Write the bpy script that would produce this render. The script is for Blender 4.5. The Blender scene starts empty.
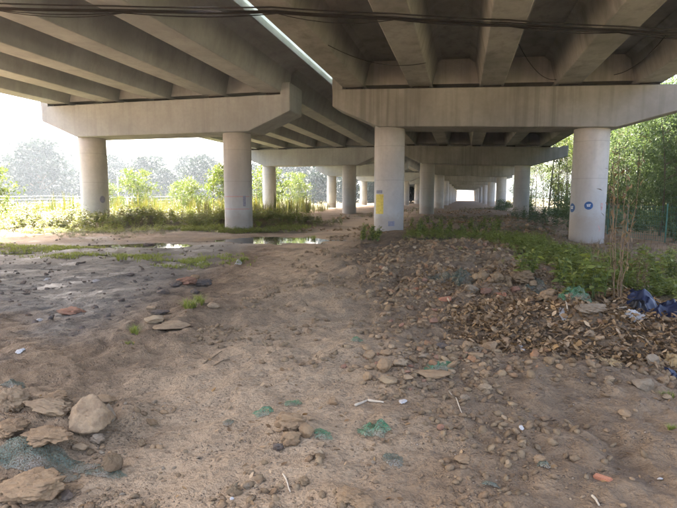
import bpy, bmesh, math, random
import numpy as np
from mathutils import Vector, Matrix

random.seed(7)
RS = np.random.RandomState(11)
SC = bpy.context.scene
COL = SC.collection

# ------------------------------------------------------------------ camera, sky, sun, exposure
EYE = np.array([0.0, 0.0, 1.6])
FPX, PW, PH = 500.0, 677.0, 508.0            # focal length in photo pixels, photo size
PITCH = math.atan((PH / 2 - 197.0) / FPX)     # looking slightly down
YAW = math.atan((463.0 - PW / 2) / FPX * math.cos(PITCH))   # bridge axis (+Y) lies right of the view axis
cam = bpy.data.cameras.new('camera')
cam.sensor_width = 36.0
cam.lens = 36.0 * FPX / PW
cam.clip_start = 0.05
cam.clip_end = 3000
camo = bpy.data.objects.new('camera', cam)
COL.objects.link(camo)
camo.location = EYE
camo.rotation_euler = (math.pi / 2 - PITCH, 0, YAW)
SC.camera = camo

SUN_EL = math.radians(50)
SUN_AZ = math.radians(-52)                    # from +Y towards -X: ahead and to the left
world = bpy.data.worlds.new('World')
SC.world = world
world.use_nodes = True
wn = world.node_tree
sky = wn.nodes.new('ShaderNodeTexSky')
sky.sky_type = 'NISHITA'
sky.sun_disc = False
sky.sun_elevation = SUN_EL
sky.sun_rotation = SUN_AZ
sky.dust_density = 9.0
sky.air_density = 0.7
sky.ozone_density = 1.0
wn.nodes['Background'].inputs["Strength"].default_value = 0.15
wn.links.new(sky.outputs['Color'], wn.nodes['Background'].inputs['Color'])

sun = bpy.data.lights.new('sun', 'SUN')
sun.energy = 4.0
sun.angle = math.radians(0.6)
sun.color = (1.0, 0.93, 0.82)
suno = bpy.data.objects.new('sun', sun)
COL.objects.link(suno)
sv = Vector((math.sin(SUN_AZ) * math.cos(SUN_EL), math.cos(SUN_AZ) * math.cos(SUN_EL), math.sin(SUN_EL)))
suno.rotation_euler = sv.to_track_quat('Z', 'Y').to_euler()
suno.location = (-60, 40, 60)

SC.view_settings.view_transform = 'Standard'
SC.view_settings.look = 'None'
SC.view_settings.gamma = 1.0
SC.view_settings.use_curve_mapping = False
SC.view_settings.exposure = 3.78
SC.render.engine = 'CYCLES'
SC.cycles.max_bounces = 8
SC.cycles.diffuse_bounces = 6
SC.cycles.use_denoising = True

# ------------------------------------------------------------------ helpers
_F = np.array([-math.sin(YAW) * math.cos(PITCH), math.cos(YAW) * math.cos(PITCH), -math.sin(PITCH)])
_R = np.array([math.cos(YAW), math.sin(YAW), 0.0])
_U = np.cross(_R, _F)

def lattice(ix, iy, seed):
    h = (ix.astype(np.int64) * 374761393 + iy.astype(np.int64) * 668265263 + seed * 982451653) & 0xffffffff
    h = ((h ^ (h >> 13)) * 1274126177) & 0xffffffff
    h = h ^ (h >> 16)
    return (h & 0xffff) / 65535.0

def vnoise(x, y, seed=0):
    x = np.asarray(x, float); y = np.asarray(y, float)
    ix = np.floor(x); iy = np.floor(y)
    fx = x - ix; fy = y - iy
    u = fx * fx * (3 - 2 * fx); v = fy * fy * (3 - 2 * fy)
    a = lattice(ix, iy, seed); b = lattice(ix + 1, iy, seed)
    c = lattice(ix, iy + 1, seed); d = lattice(ix + 1, iy + 1, seed)
    return (a * (1 - u) + b * u) * (1 - v) + (c * (1 - u) + d * u) * v * 1.0

def fbm(x, y, seed=0, octv=4, gain=0.5):
    s = 0.0; amp = 1.0; tot = 0.0
    for k in range(octv):
        ca, sa = math.cos(0.6 * k), math.sin(0.6 * k)
        s = s + amp * vnoise((x * ca - y * sa) * 2 ** k + 17.3 * k, (x * sa + y * ca) * 2 ** k - 9.1 * k, seed + k)
        tot += amp; amp *= gain
    return s / tot

def gauss(x, y, cx, cy, rx, ry, ang=0.0, p=2.0):
    c, s = math.cos(ang), math.sin(ang)
    dx = (x - cx) * c + (y - cy) * s
    dy = -(x - cx) * s + (y - cy) * c
    return np.exp(-((np.abs(dx / rx)) ** p + (np.abs(dy / ry)) ** p))

def seg_dist(x, y, pts):
    best = None
    for (ax, ay), (bx, by) in zip(pts[:-1], pts[1:]):
        vx, vy = bx - ax, by - ay
        t = np.clip(((x - ax) * vx + (y - ay) * vy) / (vx * vx + vy * vy), 0, 1)
        d = np.hypot(x - ax - t * vx, y - ay - t * vy)
        best = d if best is None else np.minimum(best, d)
    return best

def sstep(a, b, v):
    t = np.clip((v - a) / (b - a), 0, 1)
    return t * t * (3 - 2 * t)

TRACK = [(-1.2, -6), (-1.35, 2.4), (-1.8, 4.6), (-2.6, 7.4), (-3.6, 11), (-4.9, 16), (-5.6, 22), (-6.2, 34), (-6.5, 60)]
PUDDLES = [(-10.6, 15.2, 2.6, 0.9, 0.28, -0.075), (-6.7, 18.0, 2.2, 1.7, 0.3, -0.045), (-9.2, 17.2, 1.5, 0.4, 0.3, -0.10),
           (-13.2, 11.6, 1.6, 0.32, 0.2, -0.045), (-9.6, 9.2, 1.3, 0.22, 0.15, -0.05)]
BERM = [(-23, 19.5), (-18, 21.3), (-15, 23.4), (-11.3, 26.0), (-9.0, 27.5)]

def zones(x, y):
    """surface kinds on the ground: worn track, wet mud, rubble soil, leaf litter, grass outside"""
    n = fbm(x * 0.5, y * 0.5, 3) - 0.5
    n2 = fbm(x * 1.7, y * 1.7, 31) - 0.5
    track = 1 - sstep(0.35, 1.5, seg_dist(x, y, TRACK) / (1 + 0.02 * np.maximum(y, 0)) + n * 1.2 + n2 * 0.8)
    track = track * (1 - sstep(45, 60, y))
    wet = sstep(0.0, 0.35, gauss(x, y, -8.2, 10.4, 6.6, 7.4, 0.1, 4) - 0.40 + n * 0.9 + n2 * 0.4)
    wet = wet * sstep(1.4, 2.8, seg_dist(x, y, TRACK))
    rub = np.clip(gauss(x, y, 0.0, 13.0, 2.1, 7.5, -0.16, 4) * 1.25 + gauss(x, y, 0.25, 5.3, 1.25, 0.6, 0.1, 3), 0, 1)
    rub = np.clip(rub + n * 0.6 * (rub > 0.05), 0, 1) * sstep(0.9, 1.7, seg_dist(x, y, TRACK))
    lit = sstep(0.25, 0.6, gauss(x, y, 1.75, 6.3, 1.75, 1.15, 0.15, 3) + n * 0.7 + n2 * 0.3)
    grass = np.clip(np.maximum.reduce([
        sstep(-16.0, -19.5, x + n * 5) * sstep(15, 18, y + 0.25 * x + 4 + n * 3),
        sstep(9.5, 11.0, x + n * 2),
        0.75 * sstep(0.25, 0.6, gauss(x, y, -14.5, 21.3, 7.5, 2.4, 0.38, 4) + n),
        sstep(55, 75, y + n * 12) * sstep(-18, -26, x),
        0.9 * sstep(0.3, 0.7, gauss(x, y, 0.2, 19.6, 3.0, 2.6, 0.1, 3) + n),
        0.9 * sstep(0.3, 0.6, gauss(x, y, 2.7, 13.4, 1.1, 5.0, 0.2, 3) + n)]), 0, 1)
    return track, wet, rub, lit, grass

def height(x, y):
    x = np.asarray(x, float); y = np.asarray(y, float)
    tr = 1 - sstep(0.5, 1.8, seg_dist(x, y, TRACK))
    rough = 1 - 0.5 * tr
    far = sstep(60, 140, np.hypot(x, y))
    h = (fbm(x * 0.22, y * 0.22, 5, 3) - 0.5) * 0.28 * (1 - far)
    h = h + (fbm(x * 1.1, y * 1.1, 9, 4) - 0.5) * 0.15 * rough * (1 - far)
    h = h + (fbm(x * 5.0, y * 5.0, 21, 3, 0.65) - 0.5) * 0.17 * rough * (1 - sstep(15, 25, np.hypot(x, y)))
    h = h * (0.35 + 0.65 * sstep(1.0, 5.0, np.hypot(x, y)))
    # mound of rubble soil on the right, from the near column to the leaf heap
    h = h + 0.16 * gauss(x, y, -0.3, 13.5, 2.2, 4.8, -0.14, 3) + 0.16 * gauss(x, y, -2.6, 21.5, 2.4, 3.2)
    h = h + (fbm(x * 1.9, y * 1.9, 77, 3) - 0.45) * 0.30 * gauss(x, y, -0.4, 11.5, 2.6, 6.0, -0.1, 4)
    h = h + (fbm(x * 3.1, y * 3.1, 78, 3) - 0.45) * 0.22 * gauss(x, y, 1.55, 6.5, 1.6, 1.2, 0.1, 4)
    h = h + 0.30 * gauss(x, y, 1.75, 6.5, 1.15, 0.85, 0.15, 3) + 0.20 * gauss(x, y, 0.9, 9.1, 1.1, 0.5, 0.1)
    h = h + 0.10 * gauss(x, y, -0.2, 5.0, 1.0, 0.35, 0.08)
    # lump of clods in the left foreground
    h = h + 0.16 * gauss(x, y, -2.75, 2.55, 0.55, 0.5, 0.2, 3)
    h = h + (fbm(x * 4.0, y * 4.0, 91, 3) - 0.5) * 0.20 * gauss(x, y, -2.6, 2.5, 0.7, 0.8, 0.2, 4)
    h = h + 0.06 * gauss(x, y, -1.07, 3.1, 0.17, 0.13) + 0.05 * gauss(x, y, -0.55, 2.42, 0.2, 0.1)
    # berm of spoil between the left columns, ground falling away on the right
    bd = seg_dist(x, y, BERM)
    h = h + (0.14 + 0.45 * vnoise(x * 0.5, y * 0.5, 55) * (0.5 + vnoise(x * 1.6, y * 1.6, 56))) * np.exp(-(bd / 1.1) ** 2)
    h = h - 0.30 * sstep(3.0, 6.0, x) * (1 - far)
    h = h + 0.08 * sstep(-10, -30, x) * (1 - far)
    # wheel ruts through the mud
    rut = np.sin((x * 0.55 + y * 1.0) * 3.1 + 2.2 * fbm(x * 0.3, y * 0.3, 61))
    _, wet, _, _, _ = zones(x, y)
    h = h * (1 - 0.45 * wet) + 0.012 * rut * wet
    for (px, py, rx, ry, an, lev) in PUDDLES:
        g = gauss(x, y, px, py, rx * 1.25, ry * 1.5, an, 2)
        bowl = lev + 0.05 - 0.115 * gauss(x, y, px, py, rx, ry, an, 2) + (fbm(x * 1.3, y * 1.3, 63) - 0.5) * 0.085
        h = h * (1 - sstep(0.05, 0.5, g)) + bowl * sstep(0.05, 0.5, g)
    return h

def h1(x, y):
    return float(height(np.array([x]), np.array([y]))[0])

def spot(px, py):
    """world point of the ground seen at a photo pixel"""
    d = _F + _R * (px - PW / 2) / FPX - _U * (py - PH / 2) / FPX
    t0, t1 = (0.9 - EYE[2]) / d[2], min((-0.7 - EYE[2]) / d[2], 260.0)
    for n in (40, 14):
        T = np.linspace(t0, t1, n)
        P = EYE[None] + d[None] * T[:, None]
        below = P[:, 2] < height(P[:, 0], P[:, 1])
        k = int(np.argmax(below)) if below.any() else n - 1
        t0, t1 = T[max(k - 1, 0)], T[k]
    return float(P[k, 0]), float(P[k, 1]), h1(P[k, 0], P[k, 1])

def depth_of(p):
    return float((np.array([p[0], p[1], 0.0]) - EYE) @ _F)

def mpp(p):
    return depth_of(p) / FPX

def tag(o, label=None, cat=None, group=None, kind=None):
    if label: o['label'] = label
    if cat: o['category'] = cat
    if group: o['group'] = group
    if kind: o['kind'] = kind
    return o

def arrays_mesh(name, V, Fc, smooth=False):
    V = np.asarray(V, float); Fc = np.asarray(Fc, int)
    me = bpy.data.meshes.new(name)
    m, k = Fc.shape
    me.vertices.add(len(V)); me.vertices.foreach_set('co', V.ravel())
    me.loops.add(m * k); me.loops.foreach_set('vertex_index', Fc.ravel().astype(np.int32))
    me.polygons.add(m); me.polygons.foreach_set('loop_start', np.arange(0, m * k, k, dtype=np.int32))
    if smooth: me.polygons.foreach_set('use_smooth', np.ones(m, bool))
    me.update(calc_edges=True); me.validate()
    return me

def py_mesh(name, V, Fc, smooth=False):
    me = bpy.data.meshes.new(name)
    me.from_pydata([tuple(map(float, v)) for v in V], [], [tuple(map(int, f)) for f in Fc])
    if smooth:
        me.polygons.foreach_set('use_smooth', np.ones(len(me.polygons), bool))
    me.update()
    return me

def link(name, me, mat=None, parent=None, loc=None, rot=None, scale=None):
    o = bpy.data.objects.new(name, me)
    COL.objects.link(o)
    if mat is not None and me is not None and not me.materials: me.materials.append(mat)
    if parent is not None: o.parent = parent
    if loc is not None: o.location = loc
    if rot is not None: o.rotation_euler = rot
    if scale is not None: o.scale = scale if hasattr(scale, '__len__') else (scale,) * 3
    return o

def empty(name, loc=(0, 0, 0), rz=0.0, scale=1.0):
    o = bpy.data.objects.new(name, None)
    COL.objects.link(o)
    o.location = loc; o.rotation_euler = (0, 0, rz); o.scale = (scale,) * 3
    o.empty_display_size = 0.1
    return o

def copy_tree(o, parent=None):
    c = o.copy(); COL.objects.link(c); c.parent = parent
    for ch in list(o.children): copy_tree(ch, c)
    return c

class MB:
    """collects shapes for one mesh"""
    def __init__(self): self.v = []; self.f = []
    def add(self, V, Fc):
        n = len(self.v); self.v.extend([tuple(p) for p in V]); self.f.extend([tuple(i + n for i in q) for q in Fc])
        return self
    def box(self, x0, x1, y0, y1, z0, z1):
        return self.add([(x0, y0, z0), (x1, y0, z0), (x1, y1, z0), (x0, y1, z0), (x0, y0, z1), (x1, y0, z1), (x1, y1, z1), (x0, y1, z1)],
                        [(0, 3, 2, 1), (4, 5, 6, 7), (0, 1, 5, 4), (1, 2, 6, 5), (2, 3, 7, 6), (3, 0, 4, 7)])
    def prism_y(self, prof, y0, y1):
        """profile of (x, z), counter-clockwise seen from -Y, swept along Y"""
        n = len(prof)
        V = [(x, y0, z) for x, z in prof] + [(x, y1, z) for x, z in prof]
        Fc = [tuple(range(n)), tuple(range(2 * n - 1, n - 1, -1))]
        for i in range(n):
            j = (i + 1) % n
            Fc.append((j, i, n + i, n + j))
        return self.add(V, Fc)
    def tube(self, pts, radii, n=7, cap=True):
        pts = [Vector(p) for p in pts]
        base = len(self.v)
        up = Vector((0.13, 0.31, 0.94))
        for i, p in enumerate(pts):
            t = (pts[min(i + 1, len(pts) - 1)] - pts[max(i - 1, 0)])
            if t.length < 1e-9: t = Vector((0, 0, 1))
            t.normalize()
            a = t.cross(up)
            if a.length < 1e-3: a = t.cross(Vector((1, 0, 0)))
            a.normalize(); b = t.cross(a)
            r = radii[i] if hasattr(radii, '__len__') else radii
            for k in range(n):
                an = 2 * math.pi * k / n
                self.v.append(tuple(p + a * (r * math.cos(an)) + b * (r * math.sin(an))))
        for i in range(len(pts) - 1):
            for k in range(n):
                k2 = (k + 1) % n
                self.f.append((base + i * n + k, base + i * n + k2, base + (i + 1) * n + k2, base + (i + 1) * n + k))
        if cap:
            self.f.append(tuple(base + k for k in range(n))[::-1])
            self.f.append(tuple(base + (len(pts) - 1) * n + k for k in range(n)))
        return self
    def mesh(self, name, smooth=False): return py_mesh(name, self.v, self.f, smooth)
    def build(self, name, mat, parent=None, smooth=False, loc=None):
        return link(name, self.mesh(name, smooth), mat, parent, loc)

# ------------------------------------------------------------------ materials
def new_mat(name):
    m = bpy.data.materials.new(name); m.use_nodes = True
    nt = m.node_tree
    return m, nt, nt.nodes['Principled BSDF']

class NT:
    def __init__(self, nt): self.nt = nt
    def n(self, typ, **kw):
        nd = self.nt.nodes.new(typ)
        for k, v in kw.items():
            if k in nd.inputs: nd.inputs[k].default_value = v
            else: setattr(nd, k, v)
        return nd
    def l(self, a, b): self.nt.links.new(a, b)
    def noise(self, scale, detail=4, rough=0.6, vec=None, dist=0.0):
        nd = self.n('ShaderNodeTexNoise', Scale=scale, Detail=detail, Roughness=rough, Distortion=dist)
        if vec is not None: self.l(vec, nd.inputs['Vector'])
        return nd.outputs['Fac']
    def ramp(self, fac, stops):
        nd = self.n('ShaderNodeValToRGB'); self.l(fac, nd.inputs['Fac'])
        e = nd.color_ramp.elements
        while len(e) < len(stops): e.new(0.5)
        for el, (p, c) in zip(e, stops):
            el.position = p; el.color = (c[0], c[1], c[2], 1) if hasattr(c, '__len__') else (c, c, c, 1)
        return nd.outputs['Color']
    def mix(self, fac, a, b, blend='MIX'):
        nd = self.n('ShaderNodeMix', data_type='RGBA', blend_type=blend)
        for s, v in ((nd.inputs[0], fac), (nd.inputs[6], a), (nd.inputs[7], b)):
            if hasattr(v, 'type') and hasattr(v, 'is_linked'): self.l(v, s)
            elif hasattr(v, '__len__'): s.default_value = (v[0], v[1], v[2], 1)
            else: s.default_value = v
        return nd.outputs[2]
    def math(self, op, a, b=0.0):
        nd = self.n('ShaderNodeMath', operation=op)
        for s, v in ((nd.inputs[0], a), (nd.inputs[1], b)):
            if hasattr(v, 'is_linked'): self.l(v, s)
            else: s.default_value = v
        return nd.outputs[0]
    def pos(self): return self.n('ShaderNodeNewGeometry').outputs['Position']
    def island(self): return self.n('ShaderNodeNewGeometry').outputs['Random Per Island']
    def mapped(self, vec, scale):
        nd = self.n('ShaderNodeMapping'); self.l(vec, nd.inputs['Vector']); nd.inputs['Scale'].default_value = scale
        return nd.outputs['Vector']
    def bump(self, bsdf, fac, strength=0.4, dist=0.02):
        nd = self.n('ShaderNodeBump', Strength=strength, Distance=dist)
        self.l(fac, nd.inputs['Height']); self.l(nd.outputs['Normal'], bsdf.inputs['Normal'])

def concrete(name, base, dark, rib=False, stain=0.5, base_dirt=False):
    m, nt, b = new_mat(name); t = NT(nt); p = t.pos()
    big = t.noise(0.35, 5, 0.62, p)
    c = t.mix(t.ramp(big, [(0.38, 0.0), (0.60, 1.0)]), dark, base)
    streak = t.noise(1.0, 4, 0.65, t.mapped(p, (2.2, 1.4, 0.16)))
    c = t.mix(t.math('MULTIPLY', t.ramp(streak, [(0.48, 0.0), (0.72, 1.0)]), stain), c, tuple(v * 0.52 for v in dark))
    fine = t.noise(7.0, 6, 0.7, p)
    c = t.mix(t.math('MULTIPLY', t.ramp(fine, [(0.3, 1.0), (0.6, 0.0)]), 0.28), c, tuple(v * 0.62 for v in base))
    pale = t.noise(0.9, 3, 0.5, t.mapped(p, (1, 1, 0.5)))
    c = t.mix(t.math('MULTIPLY', t.ramp(pale, [(0.56, 0.0), (0.75, 1.0)]), 0.35), c, tuple(min(1, v * 1.25) for v in base))
    if rib:   # vertical run-off stripes on the near cap
        w = t.noise(1.0, 2, 0.5, t.mapped(p, (7.5, 0.05, 0.12)))
        msk = t.noise(0.33, 2, 0.5, t.mapped(p, (1, 1, 0.3)))
        k = t.math('MULTIPLY', t.ramp(w, [(0.46, 0.0), (0.6, 1.0)]), t.ramp(msk, [(0.46, 0.0), (0.56, 1.0)]))
        c = t.mix(t.math('MULTIPLY', k, 0.35), c, tuple(v * 0.5 for v in dark))
    if base_dirt:   # splashed soil at the foot and the joints of the steel formwork
        z = t.n('ShaderNodeSeparateXYZ'); t.l(p, z.inputs[0]); z = z.outputs['Z']
        edge = t.math('ADD', z, t.math('MULTIPLY', t.noise(2.0, 5, 0.75, p), -1.1))
        c = t.mix(t.ramp(edge, [(-0.0, 0.5), (0.45, 0.0)]), c, (0.29, 0.22, 0.15))
        for zz in (2.35, 3.85):
            j = t.math('LESS_THAN', t.math('ABSOLUTE', t.math('SUBTRACT', z, zz)), 0.012)
            c = t.mix(t.math('MULTIPLY', j, 0.35), c, tuple(v * 0.5 for v in dark))
    t.l(c, b.inputs['Base Color'])
    b.inputs['Roughness'].default_value = 0.86
    b.inputs['Specular IOR Level'].default_value = 0.3
    board = t.n('ShaderNodeTexWave', Scale=0.55, Distortion=0.4, Detail=2.0)
    board.bands_direction = 'Z'; t.l(p, board.inputs['Vector'])
    hsum = t.math('ADD', t.math('MULTIPLY', board.outputs['Fac'], 0.25), t.noise(9.0, 5, 0.65, p))
    t.bump(b, hsum, 0.3, 0.012)
    return m

def plain(name, col, rough=0.8, var=0.25, scale=6.0, metal=0.0, bump=0.0, spec=0.3):
    m, nt, b = new_mat(name); t = NT(nt)
    p = t.n('ShaderNodeTexCoord').outputs['Object']
    n = t.noise(scale, 5, 0.65, p)
    c = t.mix(t.ramp(n, [(0.3, 0.0), (0.7, 1.0)]), tuple(v * (1 - var) for v in col), tuple(min(1, v * (1 + var)) for v in col))
    t.l(c, b.inputs['Base Color'])
    b.inputs['Roughness'].default_value = rough; b.inputs['Metallic'].default_value = metal
    b.inputs['Specular IOR Level'].default_value = spec
    if bump: t.bump(b, t.noise(scale * 3, 5, 0.7, p), bump, 0.02)
    return m

def stone_mat(name, cols, bump=0.5):
    m, nt, b = new_mat(name); t = NT(nt)
    oi = t.n('ShaderNodeObjectInfo').outputs['Random']
    isl = t.island()
    r = t.math('FRACT', t.math('ADD', oi, isl))
    k = len(cols)
    c = t.ramp(r, [((i + 0.5) / k, cc) for i, cc in enumerate(cols)])
    p = t.pos()
    n = t.noise(14, 6, 0.7, p)
    c = t.mix(t.ramp(n, [(0.38, 0.55), (0.56, 0.0)]), c, (0.19, 0.12, 0.07))
    n2 = t.noise(60, 3, 0.6, p)
    c = t.mix(t.math('MULTIPLY', t.ramp(n2, [(0.45, 0.0), (0.7, 1.0)]), 0.3), c, (0.32, 0.235, 0.15))
    t.l(c, b.inputs['Base Color']); b.inputs['Roughness'].default_value = 0.92
    b.inputs['Specular IOR Level'].default_value = 0.2
    t.bump(b, t.noise(30, 6, 0.8, p), 0.8, 0.03)
    return m

def leaf_mat(name, cols, trans=0.4, rough=0.55):
    m, nt, b = new_mat(name); t = NT(nt)
    k = len(cols)
    r = t.math('FRACT', t.math('ADD', t.math('MULTIPLY', t.n('ShaderNodeObjectInfo').outputs['Random'], 0.25), t.island()))
    c = t.ramp(r, [((i + 0.5) / k, cc) for i, cc in enumerate(cols)])
    n = t.noise(0.9, 3, 0.6, t.pos())
    c = t.mix(t.math('MULTIPLY', t.ramp(n, [(0.35, 1.0), (0.65, 0.0)]), 0.35), c, cols[0])
    t.l(c, b.inputs['Base Color']); b.inputs['Roughness'].default_value = rough
    b.inputs['Specular IOR Level'].default_value = 0.25
    tr = t.n('ShaderNodeBsdfTranslucent'); t.l(t.mix(1.0, c, (1.0, 1.0, 0.55), 'MULTIPLY'), tr.inputs['Color'])
    mx = t.n('ShaderNodeMixShader', Fac=trans)
    t.l(b.outputs[0], mx.inputs[1]); t.l(tr.outputs[0], mx.inputs[2])
    t.l(mx.outputs[0], nt.nodes['Material Output'].inputs['Surface'])
    return m

M = {}
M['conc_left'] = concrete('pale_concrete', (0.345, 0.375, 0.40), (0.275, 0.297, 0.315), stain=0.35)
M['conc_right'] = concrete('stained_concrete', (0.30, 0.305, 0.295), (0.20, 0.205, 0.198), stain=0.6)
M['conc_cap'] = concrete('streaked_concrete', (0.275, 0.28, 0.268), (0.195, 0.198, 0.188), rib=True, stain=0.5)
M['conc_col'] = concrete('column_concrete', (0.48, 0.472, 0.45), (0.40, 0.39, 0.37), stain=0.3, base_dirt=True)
M['rubber'] = plain('rubber', (0.03, 0.03, 0.032), 0.8)
M['cable'] = plain('cable_black', (0.018, 0.018, 0.02), 0.6)
M['blue_paint'] = plain('blue_paint', (0.03, 0.085, 0.21), 0.6, 0.3, 20)
M['white_paint'] = plain('white_paint', (0.7, 0.72, 0.74), 0.6, 0.1)
M['red_paint'] = plain('red_paint', (0.46, 0.25, 0.22), 0.7, 0.3, 15)
M['yellow_paper'] = plain('yellow_paper', (0.58, 0.46, 0.10), 0.7, 0.2, 12)
M['grey_paint'] = plain('grey_paint', (0.22, 0.22, 0.27), 0.7, 0.2, 12)
M['tarp'] = plain('blue_tarp', (0.008, 0.012, 0.032), 0.5, 0.45, 9, bump=0.15, spec=0.5)
M['black_bag'] = plain('black_bag', (0.012, 0.012, 0.015), 0.35, 0.3, 9)
M['white_scrap'] = plain('white_scrap', (0.36, 0.33, 0.29), 0.7, 0.2, 30)
M['wood'] = plain('bleached_wood', (0.42, 0.34, 0.24), 0.8, 0.25, 25)
M['brick'] = plain('brick_red', (0.40, 0.17, 0.09), 0.9, 0.3, 25, bump=0.4)
M['foam'] = plain('yellow_foam', (0.33, 0.22, 0.10), 0.9, 0.3, 20, bump=0.6)
M['post'] = plain('pale_post', (0.45, 0.44, 0.40), 0.8, 0.2)
M['bark'] = plain('bark', (0.11, 0.085, 0.06), 0.95, 0.4, 8, bump=0.5)
M['bark_pale'] = plain('bark_pale', (0.23, 0.20, 0.15), 0.95, 0.4, 8, bump=0.5)
M['stem'] = plain('green_stem', (0.10, 0.13, 0.04), 0.8, 0.3)
M['dead'] = plain('dead_stalk', (0.17, 0.115, 0.065), 0.9, 0.3)
M['fence_green'] = plain('fence_wire', (0.05, 0.13, 0.095), 0.55, 0.2)
M['fence_grey'] = plain('fence_wire_grey', (0.35, 0.37, 0.38), 0.55, 0.2)
M['stone'] = stone_mat('stone', [(0.194, 0.127, 0.065), (0.270, 0.185, 0.099), (0.151, 0.101, 0.053), (0.335, 0.239, 0.132), (0.227, 0.137, 0.069), (0.238, 0.172, 0.099)])
M['stone_pale'] = stone_mat('pale_stone', [(0.374, 0.262, 0.151), (0.337, 0.233, 0.132), (0.392, 0.287, 0.170)])
M['stone_tan'] = stone_mat('tan_clod', [(0.338, 0.220, 0.116), (0.310, 0.200, 0.104), (0.365, 0.239, 0.126)])
M['stone_grey'] = stone_mat('grey_stone', [(0.271, 0.209, 0.136), (0.299, 0.235, 0.158), (0.234, 0.179, 0.115)])
M['stone_dark'] = stone_mat('dark_clod', [(0.085, 0.072, 0.062), (0.11, 0.09, 0.075), (0.13, 0.10, 0.08)])
M['stone_red'] = stone_mat('reddish_clod', [(0.307, 0.138, 0.083), (0.260, 0.127, 0.078), (0.354, 0.180, 0.110)])
M['rubble'] = stone_mat('rubble_mix', [(0.132, 0.083, 0.041), (0.276, 0.178, 0.090), (0.204, 0.129, 0.065), (0.432, 0.310, 0.176), (0.312, 0.155, 0.073), (0.336, 0.230, 0.122), (0.168, 0.106, 0.054), (0.252, 0.170, 0.088)])
M['litter'] = leaf_mat('dry_leaves', [(0.130, 0.078, 0.038), (0.273, 0.168, 0.081), (0.195, 0.112, 0.051), (0.390, 0.258, 0.140), (0.111, 0.069, 0.038), (0.338, 0.196, 0.076), (0.520, 0.358, 0.204), (0.169, 0.101, 0.051)], 0.15, 0.8)
M['leaf_dark'] = leaf_mat('leaf_dark', [(0.028, 0.055, 0.018), (0.05, 0.085, 0.028), (0.075, 0.12, 0.04), (0.045, 0.08, 0.03)], 0.4)
M['leaf_mid'] = leaf_mat('leaf_mid', [(0.062, 0.10, 0.045), (0.09, 0.132, 0.06), (0.12, 0.16, 0.078)], 0.45)
M['leaf_lime'] = leaf_mat('leaf_lime', [(0.065, 0.10, 0.02), (0.09, 0.125, 0.025), (0.12, 0.14, 0.03)], 0.45)
M['leaf_gold'] = leaf_mat('leaf_gold', [(0.06, 0.085, 0.02), (0.11, 0.115, 0.022), (0.15, 0.12, 0.03), (0.07, 0.10, 0.02), (0.12, 0.085, 0.035)], 0.4)
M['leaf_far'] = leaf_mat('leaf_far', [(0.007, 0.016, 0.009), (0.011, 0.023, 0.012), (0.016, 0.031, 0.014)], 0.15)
M['leaf_dry'] = leaf_mat('leaf_dry', [(0.19, 0.13, 0.07), (0.25, 0.18, 0.10), (0.15, 0.10, 0.06)], 0.3)

M['leaf_fresh'] = leaf_mat('leaf_fresh', [(0.18, 0.21, 0.05), (0.25, 0.28, 0.07), (0.30, 0.31, 0.10)], 0.45)

M['leaf_gold2'] = leaf_mat('leaf_spoil_bank', [(0.13, 0.16, 0.05), (0.20, 0.21, 0.07), (0.24, 0.19, 0.09), (0.16, 0.20, 0.06)], 0.4)
M['leaf_olive'] = leaf_mat('leaf_olive', [(0.10, 0.11, 0.045), (0.17, 0.16, 0.065), (0.22, 0.17, 0.09), (0.13, 0.15, 0.05)], 0.3)

def net_mat(name, col):
    m, nt, b = new_mat(name); t = NT(nt)
    p = t.n('ShaderNodeTexCoord').outputs['Object']
    n = t.noise(9, 4, 0.65, p)
    c = t.mix(t.ramp(n, [(0.3, 0.0), (0.7, 1.0)]), tuple(v * 0.55 for v in col), col)
    dirt = t.noise(5, 5, 0.7, p)
    c = t.mix(t.ramp(dirt, [(0.42, 0.0), (0.62, 0.85)]), c, (0.20, 0.155, 0.11))
    t.l(c, b.inputs['Base Color']); b.inputs['Roughness'].default_value = 0.7
    hole = t.noise(150, 2, 0.6, p)
    tr = t.n('ShaderNodeBsdfTransparent'); mx = t.n('ShaderNodeMixShader')
    t.l(t.ramp(hole, [(0.47, 0.0), (0.55, 0.85)]), mx.inputs[0])
    t.l(b.outputs[0], mx.inputs[1]); t.l(tr.outputs[0], mx.inputs[2])
    t.l(mx.outputs[0], nt.nodes['Material Output'].inputs['Surface'])
    return m
M['net'] = net_mat('green_net', (0.065, 0.21, 0.09))
M['net_grey'] = net_mat('faded_green_net', (0.10, 0.125, 0.08))

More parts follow.
